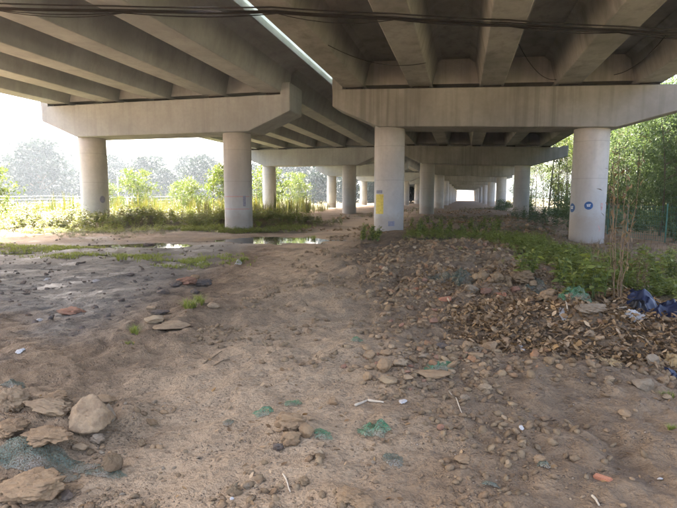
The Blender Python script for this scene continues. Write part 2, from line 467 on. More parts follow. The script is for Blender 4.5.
def ground_mat():
    m, nt, b = new_mat('ground_soil'); t = NT(nt); p = t.pos()
    def attr(nm): return t.n('ShaderNodeAttribute', attribute_name=nm).outputs['Fac']
    track, wet, rub, lit, grass = [attr(k) for k in ('track', 'wet', 'rubble', 'litter', 'grass')]
    n1 = t.noise(0.8, 4, 0.62, p); n2 = t.noise(5.0, 4, 0.7, p); n3 = t.noise(28.0, 3, 0.7, p)
    c = t.mix(t.ramp(n1, [(0.35, 0.0), (0.65, 1.0)]), (0.115, 0.074, 0.040), (0.222, 0.147, 0.081))
    c = t.mix(t.math('MULTIPLY', t.ramp(n2, [(0.42, 0.0), (0.62, 1.0)]), 0.5), c, (0.25, 0.168, 0.094))
    c = t.mix(t.math('MULTIPLY', track, t.ramp(n2, [(0.25, 0.95), (0.75, 0.45)])), c, (0.385, 0.272, 0.16))
    damp = t.noise(0.42, 5, 0.6, p)
    c = t.mix(t.math('MULTIPLY', t.ramp(damp, [(0.50, 0.0), (0.62, 1.0)]), 0.4), c, (0.105, 0.071, 0.042))
    c = t.mix(t.math('MULTIPLY', rub, 0.7), c, t.mix(t.ramp(n2, [(0.35, 0.0), (0.65, 1.0)]), (0.15, 0.098, 0.054), (0.27, 0.182, 0.104)))
    c = t.mix(t.math('MULTIPLY', wet, 0.9), c, t.mix(t.ramp(n1, [(0.35, 0.0), (0.65, 1.0)]), (0.10, 0.089, 0.073), (0.175, 0.155, 0.125)))
    c = t.mix(t.math('MULTIPLY', lit, 0.85), c, (0.13, 0.088, 0.05))
    c = t.mix(t.math('MULTIPLY', grass, 0.75), c, t.mix(n2, (0.06, 0.065, 0.025), (0.11, 0.10, 0.045)))
    # pebbles and grit
    vor = t.n('ShaderNodeTexVoronoi', Scale=30.0, Randomness=1.0); t.l(p, vor.inputs['Vector'])
    peb = t.ramp(vor.outputs['Distance'], [(0.16, 1.0), (0.30, 0.0)])
    pick = t.ramp(t.noise(3.0, 3, 0.6, p), [(0.48, 0.0), (0.60, 1.0)])
    pk = t.math('MULTIPLY', peb, pick)
    c = t.mix(t.math('MULTIPLY', pk, 0.6), c, t.ramp(vor.outputs['Color'], [(0.2, (0.21, 0.14, 0.085)), (0.6, (0.38, 0.27, 0.17)), (0.9, (0.48, 0.37, 0.26))]))
    vor2 = t.n('ShaderNodeTexVoronoi', Scale=85.0); t.l(p, vor2.inputs['Vector'])
    peb2 = t.ramp(vor2.outputs['Distance'], [(0.15, 1.0), (0.34, 0.0)])
    pk2 = t.math('MULTIPLY', peb2, t.ramp(t.noise(7.0, 3, 0.6, p), [(0.46, 0.0), (0.6, 1.0)]))
    c = t.mix(t.math('MULTIPLY', pk2, 0.45), c, (0.36, 0.262, 0.17))
    c = t.mix(t.math('MULTIPLY', t.ramp(n3, [(0.36, 1.0), (0.52, 0.0)]), 0.4), c, (0.07, 0.047, 0.028))
    t.l(c, b.inputs['Base Color'])
    wn_ = t.math('MULTIPLY', wet, t.ramp(t.noise(0.9, 4, 0.6, p), [(0.48, 0.0), (0.68, 1.0)]))
    rg = t.mix(wn_, (0.95, 0.95, 0.95), (0.45, 0.45, 0.45))
    t.l(rg, b.inputs['Roughness'])
    b.inputs['Specular IOR Level'].default_value = 0.35
    hh = t.math('ADD', t.math('MULTIPLY', n3, 0.35), t.math('ADD', t.math('MULTIPLY', n2, 0.9), t.math('ADD', t.math('MULTIPLY', pk, 0.5), t.math('MULTIPLY', pk2, 0.2))))
    t.bump(b, hh, 1.0, 0.055)
    return m
M['ground'] = ground_mat()

def water_mat():
    m, nt, b = new_mat('puddle_water'); t = NT(nt)
    b.inputs['Base Color'].default_value = (0.035, 0.032, 0.026, 1)
    b.inputs['Roughness'].default_value = 0.03; b.inputs['IOR'].default_value = 1.33
    b.inputs['Specular IOR Level'].default_value = 0.5
    t.bump(b, t.noise(2.5, 2, 0.5, t.pos()), 0.02, 0.02)
    return m
M['water'] = water_mat()

# ------------------------------------------------------------------ ground sheet
def warp(lo, hi, c0, c1, fine, grow):
    out = list(np.arange(c0, c1, fine)); s = fine; v = c1
    while v < hi: out.append(v); s = fine + grow * (v - c1); v += s
    out.append(hi); left = []; v = c0 - fine
    while v > lo: left.append(v); s = fine + grow * (c0 - v); v -= s
    left.append(lo)
    return np.array(left[::-1] + out)

GX = warp(-420, 420, -3.6, 2.6, 0.03, 0.021)
GY = warp(-130, 620, 1.8, 6.2, 0.03, 0.0165)
gx, gy = np.meshgrid(GX, GY)
gx, gy = gx.ravel(), gy.ravel()
gz = height(gx, gy)
nx, ny = len(GX), len(GY)
GZ = gz.reshape(ny, nx)
def height(x, y):                       # from here on: read the finished ground sheet
    x = np.asarray(x, float); y = np.asarray(y, float)
    i = np.clip(np.searchsorted(GX, x) - 1, 0, nx - 2); j = np.clip(np.searchsorted(GY, y) - 1, 0, ny - 2)
    u = np.clip((x - GX[i]) / (GX[i + 1] - GX[i]), 0, 1); v = np.clip((y - GY[j]) / (GY[j + 1] - GY[j]), 0, 1)
    return (GZ[j, i] * (1 - u) + GZ[j, i + 1] * u) * (1 - v) + (GZ[j + 1, i] * (1 - u) + GZ[j + 1, i + 1] * u) * v
ii = (np.arange(ny - 1)[:, None] * nx + np.arange(nx - 1)[None]).ravel()
gme = arrays_mesh('ground', np.stack([gx, gy, gz], 1), np.stack([ii, ii + 1, ii + 1 + nx, ii + nx], 1), True)
for nm, arr in zip(('track', 'wet', 'rubble', 'litter', 'grass'), zones(gx, gy)):
    a = gme.attributes.new(nm, 'FLOAT', 'POINT'); a.data.foreach_set('value', np.clip(arr, 0, 1).astype(np.float32))
tag(link('ground', gme, M['ground']), 'bare trodden dirt, mud and rubble under the bridges', kind='structure')

for k, (px, py, rx, ry, an, lev) in enumerate(PUDDLES):
    V = [(0, 0, 0)]; n = 40
    for i in range(n):
        a = 2 * math.pi * i / n; r = 1.15
        V.append((math.cos(a) * rx * r, math.sin(a) * ry * r, 0))
    me = py_mesh('puddle', V, [(0, 1 + i, 1 + (i + 1) % n) for i in range(n)])
    tag(link('puddle', me, M['water'], None, (px, py, lev), (0, 0, an)), kind='structure',
        label=['long shallow puddle on grey mud behind the left track', 'puddle mirroring the sky beside the worn track', 'small puddle between two larger ones on the mud', 'narrow puddle at the left edge of the mud', 'thin wet puddle in a rut of the mud'][k])

# ------------------------------------------------------------------ viaducts
SPAN, Y0 = 25.0, 23.0
PIERS = list(range(0, 9))
GIRD = 2.95

def girder_mesh(nm):
    L = SPAN / 2 - 0.03
    mb = MB()
    prof = [(-0.475, 0.02), (-0.445, 0), (0.445, 0), (0.475, 0.02), (0.70, 0.98), (0.92, 1.15), (-0.92, 1.15), (-0.70, 0.98)]
    mb.prism_y(prof, -L, L)
    return mb.mesh(nm)

def cap_mesh(nm, slope, hl=6.8, hr=6.8):
    mb = MB()
    prof = [(-4.75, 0), (4.75, 0), (hr, 0.86), (hr, 1.6), (-hl, 1.6), (-hl, 0.86)]
    mb.prism_y([(x, z + slope * x) for x, z in prof], -0.9, 0.9)
    me = mb.mesh(nm)
    bm = bmesh.new(); bm.from_mesh(me)
    bmesh.ops.bevel(bm, geom=bm.edges[:], offset=0.03, segments=1, affect='EDGES')
    bm.to_mesh(me); bm.free()
    return me

def column_mesh(nm, r, z0, z1):
    mb = MB(); n = 48
    zs = [z0] + list(np.linspace(0.0, z1, 6))
    mb.tube([(0, 0, z) for z in zs], [r] * len(zs), n)
    me = mb.mesh(nm)
    for pl in me.polygons: pl.use_smooth = len(pl.vertices) == 4
    return me

def curved_patch(r, a0, a1, z0, z1, shape='rect', n=18, m=6):
    """a thin painted patch wrapped on a column; angle measured from -Y towards +X"""
    V, Fc = [], []
    R = r + 0.004
    if shape == 'disc':
        ac, zc, ra, rz = (a0 + a1) / 2, (z0 + z1) / 2, (a1 - a0) / 2, (z1 - z0) / 2
        V.append((ac, zc))
        rings = 3
        for q in range(1, rings + 1):
            for i in range(n):
                t = 2 * math.pi * i / n
                V.append((ac + ra * q / rings * math.cos(t), zc + rz * q / rings * math.sin(t)))
        for i in range(n): Fc.append((0, 1 + i, 1 + (i + 1) % n))
        for q in range(rings - 1):
            for i in range(n):
                j = (i + 1) % n
                Fc.append((1 + q * n + i, 1 + (q + 1) * n + i, 1 + (q + 1) * n + j, 1 + q * n + j))
    else:
        for i in range(n + 1):
            for j in range(m + 1):
                V.append((a0 + (a1 - a0) * i / n, z0 + (z1 - z0) * j / m))
        for i in range(n):
            for j in range(m):
                k = i * (m + 1) + j
                Fc.append((k, k + m + 1, k + m + 2, k + 1))
    return V, Fc, R

def patch(name, col, r, a0, a1, z0, z1, mat, shape='rect', lift=0.0, tilt=0.0):
    V, Fc, R = curved_patch(r, math.radians(a0), math.radians(a1), z0, z1, shape)
    ac, zc = math.radians((a0 + a1) / 2), (z0 + z1) / 2
    W = []
    for a, z in V:
        if tilt:
            u, w = (a - ac) * r, z - zc
            u, w = u * math.cos(tilt) - w * math.sin(tilt), u * math.sin(tilt) + w * math.cos(tilt)
            a, z = ac + u / r, zc + w
        W.append(((R + lift) * math.sin(a), -(R + lift) * math.cos(a), z))
    return link(name, py_mesh(name, W, Fc, True), mat, col)

COLR = 0.68
def viaduct(xc, hw, zcap, slope, mat, capmat, label, colx, hr=6.8):
    root = empty('highway_viaduct', (xc, Y0, 0))
    tag(root, label, 'bridge', 'twin highway viaducts')
    gm = girder_mesh('girder'); cm = cap_mesh('pier_cap', slope, 6.8, hr)
    colm = column_mesh('column', COLR, -1.2, zcap + 0.25)
    cols, zg = {}, zcap + 1.6 + 0.12
    # bearing pads, end blocks and diaphragm share meshes
    pad = MB().box(-0.35, 0.35, -0.3, 0.3, 0, 0.125).mesh('bearing_pad')
    blk = MB().box(-0.22, 0.22, -0.905, 0.905, 0, 0.52).mesh('end_block')
    dia = MB()
    for k in range(-2, 2):
        x0, x1 = k * GIRD + 0.40, (k + 1) * GIRD - 0.40
        dia.prism_y([(x0, 0.12 + slope * x0), (x1, 0.12 + slope * x1), (x1 + 0.1, 1.14 + slope * x1), (x0 - 0.1, 1.14 + slope * x0)], -0.45, 0.45)
    diam = dia.mesh('diaphragm')
    sl = MB()
    pr = [(-hw, 1.24), (-hw + 0.06, 1.2), (-2 * GIRD - 0.9, 1.152), (2 * GIRD + 0.9, 1.152), (hw - 0.06, 1.2), (hw, 1.24), (hw, 1.42), (-hw, 1.42)]
    sl.prism_y([(x, z + slope * x) for x, z in pr], -SPAN / 2 + 0.012, SPAN / 2 - 0.012)
    slm = sl.mesh('deck_slab')
    pp = [(-0.24, 0), (0.24, 0), (0.24, 0.10), (0.12, 0.35), (0.09, 0.95), (-0.09, 0.95), (-0.20, 0.35), (-0.24, 0.10)]
    ppm = MB().prism_y(pp, -SPAN / 2 + 0.015, SPAN / 2 - 0.015).mesh('parapet')
    for i in PIERS:
        y = SPAN * i
        c = link('pier_cap', cm, capmat, root, (0, y, zcap))
        for k in range(-2, 3):
            link('bearing_pad', pad, M['rubber'], c, (k * GIRD, -0.3, 1.6 + slope * k * GIRD - 0.003))
        for s in (-1, 1):
            ex = hr - 0.222 if s > 0 else -6.578
            link('end_block', blk, capmat, c, (ex, 0, 1.6 + slope * ex - 0.02), None, (1, 1, 0.3 if hr > 7 and s > 0 else 1))
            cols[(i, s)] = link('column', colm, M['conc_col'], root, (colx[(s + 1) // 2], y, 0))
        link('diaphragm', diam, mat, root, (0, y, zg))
    for i in [-1] + PIERS[:-1]:
        cut = 0.90 if i < 0 else 1.0                  # nearest span cut short overhead, out of view, to let daylight onto the foreground
        y = SPAN * (i + 1 - 0.5 * cut)
        for k in range(-2, 3):
            link('girder', gm, mat, root, (k * GIRD, y, zg + slope * k * GIRD), None, (1, cut, 1))
        link('deck_slab', slm, mat, root, (0, y, zg), None, (1, cut, 1))
        for s in (-1, 1):
            link('parapet', ppm, mat, root, (s * (hw - 0.26), y, zg + 1.418 + slope * s * (hw - 0.26)), None, (1, cut, 1))
    return root, cols

LX, RX = -14.55, 1.05
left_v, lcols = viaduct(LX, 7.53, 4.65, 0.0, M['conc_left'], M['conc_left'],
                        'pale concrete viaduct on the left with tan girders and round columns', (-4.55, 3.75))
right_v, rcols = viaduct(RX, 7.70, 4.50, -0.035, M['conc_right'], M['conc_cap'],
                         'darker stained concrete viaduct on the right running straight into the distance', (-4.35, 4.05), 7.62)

# painted marks on the near columns (sub-parts of the column they are on)
c = rcols[(0, 1)]
def disc_mark(col, ang, z, rad):
    dw = math.degrees(rad / COLR)
    patch('blue_disc', col, COLR, ang - dw, ang + dw, z - rad, z + rad, M['blue_paint'], 'disc')
    for (da, dz, w, h, tl) in [(0.0, 0.045, 0.16, 0.022, 0.12), (-0.05, -0.005, 0.022, 0.075, 0.0), (0.045, -0.005, 0.022, 0.075, 0.0), (0.0, -0.03, 0.11, 0.02, 0.0), (0.0, 0.0, 0.05, 0.02, 0.0)]:
        s = rad / 0.17
        a = ang + math.degrees(da * s / COLR)
        hw_ = math.degrees(w * s / COLR) / 2
        patch('white_lettering', col, COLR, a - hw_, a + hw_, z + dz * s - h * s / 2, z + dz * s + h * s / 2, M['white_paint'], 'rect', 0.004, tl)
zb = 1.25
disc_mark(c, 4 - 14, zb, 0.165)
disc_mark(c, -72, zb - 0.1, 0.19)
for (a, z, w, h, tl) in [(33, 1.20, 2.2, 0.28, 0.15), (39, 1.20, 2.2, 0.28, -0.15), (36, 1.17, 6, 0.05, 0), (36, 1.33, 5, 0.05, 0), (30, 0.35, 3, 0.20, 0.5), (31, 0.25, 2, 0.12, -0.3)]:
    patch('red_scrawl', c, COLR, a - w / 2, a + w / 2, z - h / 2, z + h / 2, M['red_paint'], 'rect', 0.001, tl)
c = rcols[(0, -1)]
patch('yellow_notice', c, COLR, -51, -13, 0.84, 1.72, M['yellow_paper'])
patch('grey_smudge', c, COLR, -48, -18, 1.76, 1.90, M['grey_paint'])
patch('grey_smudge', c, COLR, 6, 30, 0.30, 0.52, M['grey_paint'])
c = lcols[(0, 1)]
for z in (1.02, 1.62):
    patch('red_band', c, COLR, -70, 75, z - 0.017, z + 0.017, M['red_paint'])
patch('grey_smudge', c, COLR, 44, 56, 1.15, 1.65, M['grey_paint'])
c = lcols[(0, -1)]
patch('blue_disc', c, COLR, 58, 84, 1.28, 1.66, M['grey_paint'], 'disc')

# green netting along the slot between the decks
def sheet(nx_, ny_, fn, name, mat, smooth=True):
    V = [fn(i / nx_, j / ny_) for j in range(ny_ + 1) for i in range(nx_ + 1)]
    Fc = [(j * (nx_ + 1) + i, j * (nx_ + 1) + i + 1, (j + 1) * (nx_ + 1) + i + 1, (j + 1) * (nx_ + 1) + i) for j in range(ny_) for i in range(nx_)]
    me = py_mesh(name, V, Fc, smooth)
    return link(name, me, mat)
zr = 4.50 + 1.72 + 1.2 + 0.035 * 7.7
nt_ = sheet(160, 6, lambda u, v: (RX - 7.735 - 0.03 * vnoise(u * 60, v * 2, 4), 4 + u * 42, zr + 0.02 + v * 1.25 + 0.05 * float(vnoise(u * 80, 0.5, 8)) * (1 - v)), 'safety_net', M['net'])
tag(nt_, 'green safety netting along the open slot between the two decks', 'netting')

# ------------------------------------------------------------------ cables slung under the girders
def girder_z(x):
    return 6.37 if x < -7 else 4.5 + 1.72 - 0.035 * (x - RX)
def cable(name, y, drop, r, label, x0=-22.5, x1=9.0, seed=0, yslope=0.0, group='cables slung under the girders'):
    rs = np.random.RandomState(seed); pts = []
    sup = [x0] + [LX + k * GIRD for k in range(-2, 3)] + [RX + k * GIRD for k in range(-2, 3)] + [x1]
    for a, b in zip(sup[:-1], sup[1:]):
        sag = drop * rs.uniform(0.4, 1.5)
        for q in range(8):
            t = q / 8
            x = a + (b - a) * t
            z = (girder_z(a) * (1 - t) + girder_z(b) * t) - r - 0.012 - sag * 4 * t * (1 - t) - drop * 0.35
            pts.append((x, y + yslope * x + 0.12 * (vnoise(x * 0.3, seed, 3) - 0.5), z))
    pts.append((x1, y + yslope * x1, girder_z(x1) - r - drop))
    o = MB().tube(pts, r, 6).build(name, M['cable'], None, True)
    return tag(o, label, 'cable', group)
cable('overhead_cable', 14.35, 0.012, 0.028, 'thickest black cable, topmost strand slung across under the girders', seed=1, yslope=0.306)
cable('overhead_cable', 14.25, 0.03, 0.015, 'thin black cable just under the thickest strand', seed=2, yslope=0.306)
cable('overhead_cable', 14.45, 0.06, 0.012, 'thin black cable sagging slightly between the girders', seed=3, yslope=0.306)
cable('overhead_cable', 14.40, 0.11, 0.010, 'lowest sagging thin black cable of the bundle', seed=4, yslope=0.306)
cable('overhead_cable', 14.00, 0.02, 0.018, 'black cable running just ahead of the thickest strand', seed=6, yslope=0.31)
def wire(p, q, sag, r, label):
    pts = []
    for i in range(17):
        t = i / 16
        pts.append((p[0] + (q[0] - p[0]) * t, p[1] + (q[1] - p[1]) * t, p[2] + (q[2] - p[2]) * t - sag * 4 * t * (1 - t)))
    return tag(MB().tube(pts, r, 5).build('loose_wire', M['cable'], None, True), label, 'wire', 'loose wires under the right deck')
wire((1.75, 19.4, 7.0), (3.45, 21.9, 6.2), 0.35, 0.014, 'loose wire drooping between two girders above the right cap')
wire((5.2, 20.6, 6.0), (6.1, 18.5, 6.7), 0.25, 0.014, 'loose wire hanging beside the outer right girder')
wire((-4.3, 16.0, 6.4), (-1.4, 18.5, 6.3), 0.3, 0.012, 'loose wire looping under the deck near the light slot')

# ------------------------------------------------------------------ stones
def ico(sub):
    bm = bmesh.new(); bmesh.ops.create_icosphere(bm, subdivisions=sub, radius=1.0)
    V = np.array([v.co[:] for v in bm.verts]); Fc = np.array([[v.index for v in f.verts] for f in bm.faces]); bm.free()
    return V, Fc
ICO = {k: ico(k) for k in (1, 2, 3, 4, 5)}

def noise3(V, s, seed):
    return (fbm(V[:, 0] * s + 5.1, V[:, 1] * s + V[:, 2] * s * 0.7, seed, 3) + fbm(V[:, 1] * s - 3.3, V[:, 2] * s + V[:, 0] * s * 0.6, seed + 40, 3)) / 2 - 0.5

def rock_arrays(seed, sub=2, angular=0.7, lumpy=0.25):
    rs = np.random.RandomState(seed)
    V, Fc = ICO[sub]; D = V / np.linalg.norm(V, axis=1, keepdims=True)
    r = np.full(len(D), 1.25)
    for _ in range(13):
        n = rs.normal(size=3); n /= np.linalg.norm(n); d = rs.uniform(0.6, 0.98)
        k = D @ n
        with np.errstate(divide='ignore'):
            r = np.minimum(r, np.where(k > 0.05, d / np.maximum(k, 0.05), 9))
    r = angular * r + (1 - angular) * 0.9
    r = r + lumpy * (1.6 * noise3(D, 1.6, seed) + 1.5 * noise3(D, 4.0, seed + 7))
    if sub > 2: r = r + lumpy * (0.65 * noise3(D, 9.0, seed + 9) + 0.25 * noise3(D, 19.0, seed + 11))
    r = np.maximum(r, 0.3)
    W = D * r[:, None]
    W /= np.abs(W).max(axis=0)[None]
    return W, Fc

def rock_mesh(name, seed, sub, angular, lumpy, smooth=False):
    W, Fc = rock_arrays(seed, sub, angular, lumpy)
    return arrays_mesh(name, W, Fc, smooth)

def stone(px, py, wpx, hpx, label, mat='stone', seed=1, kind='rock', depth=0.9, rz=None, name='stone', sink=0.25, group=None, tilt=0.0, cat='stone'):
    p = spot(px, py + hpx * 0.30)
    s = mpp(p)
    w, hgt = wpx * s / 2, hpx * s / 2
    me = rock_mesh(name, seed, 5 if wpx > 22 else 4, 0.95 if kind == 'rock' else 0.55, 0.20 if kind == 'rock' else 0.55, kind != 'rock')
    sink = 0.08 if py > 395 and px < 160 else sink
    rz = YAW + (random.uniform(-0.25, 0.25) if rz is None else rz)
    o = link(name, me, M[mat], None, (p[0], p[1], p[2] + hgt * (1 - 2 * sink * 0.6)), (0, tilt, rz), (w, w * depth, hgt * 1.12))
    return tag(o, label, cat, group)

STONES = [
    # left foreground heap
    (13, 404, 34, 26, 'rounded tan clod at the left edge of the foreground heap', 'stone_pale', 'clod', 0.9),
    (50, 409, 54, 16, 'long curved tan clay slab lying behind the large pale rock', 'stone_pale', 'clod', 0.5),
    (90, 420, 44, 36, 'large pale angular rock topping the left foreground heap', 'stone_pale', 'rock', 0.8),
    (109, 415, 15, 20, 'small grey rock leaning on the right side of the large pale rock', 'stone_grey', 'rock', 0.9),
    (56, 398, 24, 9, 'low yellowish clod behind the long clay slab', 'stone_tan', 'clod', 0.9),
    (104, 399, 24, 6, 'flat brown slab behind the large pale rock', 'stone', 'rock', 0.8),
    (112, 466, 20, 16, 'blocky brown stone right of the grey-green net', 'stone', 'rock', 0.9),
    (48, 439, 52, 13, 'broad half-buried brown clod under the edge of the grey-green net', 'stone_tan', 'clod', 0.9),
    (10, 430, 36, 12, 'half-buried ochre clod at the left edge above the net', 'stone_tan', 'clod', 1.0),
    (34, 486, 66, 20, 'big brown earth lump in the bottom left corner', 'stone_tan', 'clod', 0.9),
    (80, 448, 16, 8, 'small pale stone at the foot of the large pale rock', 'stone_pale', 'rock', 0.9),
    (98, 440, 18, 10, 'white-grey crumbly stone right below the large pale rock', 'stone_grey', 'clod', 0.9),
    (68, 497, 16, 9, 'dark small stone on the bottom edge left', 'stone_dark', 'rock', 0.9),
    (142, 444, 9, 7, 'small round pebble right of the left foreground heap', 'stone', 'clod', 0.9),
    (152, 423, 14, 6, 'flat brown stone beside the track right of the left heap', 'stone', 'rock', 0.9),
    # centre pile
    (290, 423, 32, 20, 'large rounded tan clod topping the small centre pile', 'stone_tan', 'clod', 0.8),
    (305, 431, 18, 14, 'tan stone on the right of the small centre pile', 'stone_tan', 'rock', 0.9),
    (291, 439, 22, 15, 'tan lump at the front of the small centre pile', 'stone_tan', 'clod', 0.9),
    (278, 447, 12, 8, 'dark crumbly clod at the foot of the centre pile', 'stone_dark', 'clod', 0.9),
    (270, 432, 9, 4, 'flat pale chip left of the centre pile', 'stone_pale', 'rock', 0.7),
    (319, 452, 11, 6, 'pale chip in front of the centre pile', 'stone_pale', 'rock', 0.7),
    (321, 444, 9, 5, 'flat pale chip right of the centre pile', 'stone_pale', 'rock', 0.7),
    (310, 419, 11, 3, 'thin pale chip behind the centre pile', 'stone_pale', 'rock', 0.7),
    (333, 402, 12, 8, 'tan stone on bare dirt behind the green net', 'stone_tan', 'rock', 0.9),
    (352, 495, 34, 10, 'crumbling brown clod at the bottom edge, centre', 'stone_tan', 'clod', 0.8),
    (362, 503, 26, 11, 'tan clod cut off by the bottom edge, centre', 'stone_tan', 'clod', 0.8),
    (232, 491, 13, 9, 'brown lump among crumbs at the bottom left of the track', 'stone', 'clod', 0.9),
    (247, 486, 9, 7, 'grey pebble among crumbs at the bottom left of the track', 'stone_grey', 'rock', 0.9),
    (304, 481, 13, 8, 'brown clod beside the pale twig in the foreground', 'stone', 'clod', 0.9),
    # rubble row
    (383, 367, 19, 14, 'biggest tan stone at the left of the rubble row', 'stone_tan', 'rock', 0.8),
    (401, 363, 17, 8, 'pale oval stone in the rubble row', 'stone_pale', 'clod', 0.8),
    (432, 374, 40, 8, 'long flat tan slab in front of the rubble row', 'stone_tan', 'rock', 0.5),
    (368, 356, 14, 8, 'tan stone at the back left of the rubble row', 'stone_tan', 'rock', 0.8),
    (386, 353, 14, 7, 'tan rounded stone at the back of the rubble row', 'stone_tan', 'clod', 0.8),
    (367, 377, 10, 10, 'upright tan stone at the left front of the rubble row', 'stone_tan', 'rock', 0.8),
    (388, 380, 20, 8, 'brown slab sunk in dirt before the rubble row', 'stone', 'rock', 0.8),
    (484, 388, 18, 7, 'smooth oval tan stone on bare dirt right of the slab', 'stone_pale', 'clod', 0.7),
    (466, 347, 10, 10, 'rounded tan stone at the right end of the rubble row', 'stone_tan', 'clod', 0.9),
    (490, 347, 15, 10, 'squarish tan stone by the leaf heap', 'stone_tan', 'rock', 0.9),
    (476, 356, 18, 6, 'flat tan stone at the right end of the rubble row', 'stone_tan', 'rock', 0.8),
    (485, 374, 13, 8, 'rounded tan stone behind the smooth oval stone', 'stone_tan', 'clod', 0.8),
    (452, 357, 14, 6, 'brown flat stone in the middle of the rubble row', 'stone', 'rock', 0.8),
    (424, 356, 12, 5, 'grey-brown chip in the middle of the rubble row', 'stone_grey', 'rock', 0.8),
    (441, 346, 13, 5, 'dark chip behind the rubble row', 'stone_dark', 'rock', 0.8),
    (408, 378, 12, 6, 'pale chip left of the long flat slab', 'stone_pale', 'rock', 0.8),
    (465, 398, 11, 7, 'bluish grey crumbly stone beside the pale stick', 'stone_grey', 'clod', 0.9),
    (440, 427, 8, 6, 'orange-brown stone in the right foreground dirt', 'stone_red', 'rock', 0.9),
    (449, 428, 9, 4, 'flat brown stone beside the orange-brown one', 'stone', 'rock', 0.9),
    (463, 459, 20, 6, 'flat tan crumb patch in the right foreground', 'stone_tan', 'clod', 0.9),
    (540, 460, 14, 9, 'rounded tan stone beside a grey-green rag', 'stone_tan', 'clod', 0.9),
    (508, 463, 8, 6, 'small pale stone left of the grey-green rag', 'stone_pale', 'rock', 0.9),
    # ridge behind the leaf heap
    (482, 277, 20, 12, 'brown clod at the left end of the clod ridge', 'stone', 'clod', 0.9),
    (496, 279, 15, 12, 'brown clod second from the left on the clod ridge', 'stone', 'clod', 0.9),
    (507, 281, 10, 9, 'small brown clod in the middle of the clod ridge', 'stone', 'clod', 0.9),
    (521, 278, 24, 14, 'largest brown clod at the right end of the clod ridge', 'stone', 'clod', 0.9),
    (532, 285, 12, 8, 'pale-edged brown clod right of the largest ridge clod', 'stone_tan', 'clod', 0.9),
    (471, 290, 15, 10, 'grey clod left below the clod ridge', 'stone_grey', 'clod', 0.9),
    (470, 296, 11, 4, 'white chip of plaster below the clod ridge', 'stone_pale', 'rock', 0.8),
    (485, 292, 14, 8, 'dark reddish clod below the clod ridge', 'stone_red', 'clod', 0.9),
    (514, 290, 11, 7, 'orange brick lump below the clod ridge', 'stone_red', 'rock', 0.9),
    (548, 295, 18, 11, 'rounded tan boulder at the edge of the green weeds', 'stone_tan', 'clod', 0.9),
    (590, 309, 30, 10, 'long grey flat stone lying on the leaf heap', 'stone_grey', 'clod', 0.6),
    (450, 319, 15, 6, 'pale elongated stone on the slope before the ridge', 'stone_pale', 'rock', 0.6),
    (433, 321, 10, 6, 'reddish stone beside the pale elongated stone', 'stone_red', 'rock', 0.9),
    # leaf heap
    (642, 385, 21, 14, 'grey rough concrete chunk at the foot of the leaf heap', 'stone_grey', 'rock', 0.8),
    (652, 361, 14, 12, 'tilted grey-brown shard on the leaf heap', 'stone_grey', 'rock', 0.5),
    (667, 397, 12, 6, 'pale yellowish stone in the grass right of the concrete chunk', 'stone_pale', 'rock', 0.9),
    (609, 379, 11, 7, 'pale lump at the left foot of the leaf heap', 'stone_pale', 'clod', 0.9),
    (663, 381, 13, 9, 'tan lump right of the grey concrete chunk', 'stone_tan', 'clod', 0.9),
    (624, 414, 14, 7, 'tan stone lying on dirt before the leaf heap', 'stone_tan', 'rock', 0.9),
    (590, 334, 12, 7, 'pale stone near the top of the leaf heap', 'stone_pale', 'rock', 0.8),
    # mud
    (157, 319, 24, 7, 'pale flat slab standing proud in the mud', 'stone_pale', 'rock', 0.8),
    (175, 326, 42, 7, 'broad pale flat slab at the edge of the mud', 'stone_pale', 'rock', 0.8),
    (151, 308, 10, 4, 'small pinkish stone behind the two flat slabs', 'stone_pale', 'rock', 0.8),
    (157, 313, 26, 5, 'dark long clod behind the two flat slabs', 'stone_dark', 'clod', 0.7),
    (163, 292, 14, 7, 'dark square clod on the mud', 'stone_dark', 'rock', 0.9),
    (188, 281, 24, 9, 'reddish earth lump on top of the mud pile', 'stone_red', 'clod', 0.9),
    (204, 283, 18, 9, 'dark wet lump at the right of the mud pile', 'stone_dark', 'clod', 0.9),
    (176, 284, 14, 6, 'dark wet lump at the left of the mud pile', 'stone_dark', 'clod', 0.9),
    (196, 277, 10, 5, 'small tan lump at the back of the mud pile', 'stone_tan', 'clod', 0.9),
    (213, 306, 14, 6, 'pale stone in the weed tuft beside the track', 'stone_pale', 'rock', 0.9),
    (71, 312, 26, 8, 'reddish broken earth lump on the left mud', 'stone_red', 'clod', 0.9),
    (195, 292, 10, 5, 'dark stone right of the square clod on the mud', 'stone_dark', 'rock', 0.9),
    (131, 275, 8, 4, 'lone dark clod far out on the wet mud', 'stone_dark', 'clod', 0.9),
    (149, 245, 14, 4, 'dark mud lump standing in the long puddle', 'stone_dark', 'clod', 0.9),
]
for k, (px, py, w, hh, lb, mt, kd, dp) in enumerate(STONES):
    nm = 'clod' if kd == 'clod' else 'stone'
    stone(px, py, w, hh, lb, mt, 100 + k, kd, dp, name=nm, cat=nm)

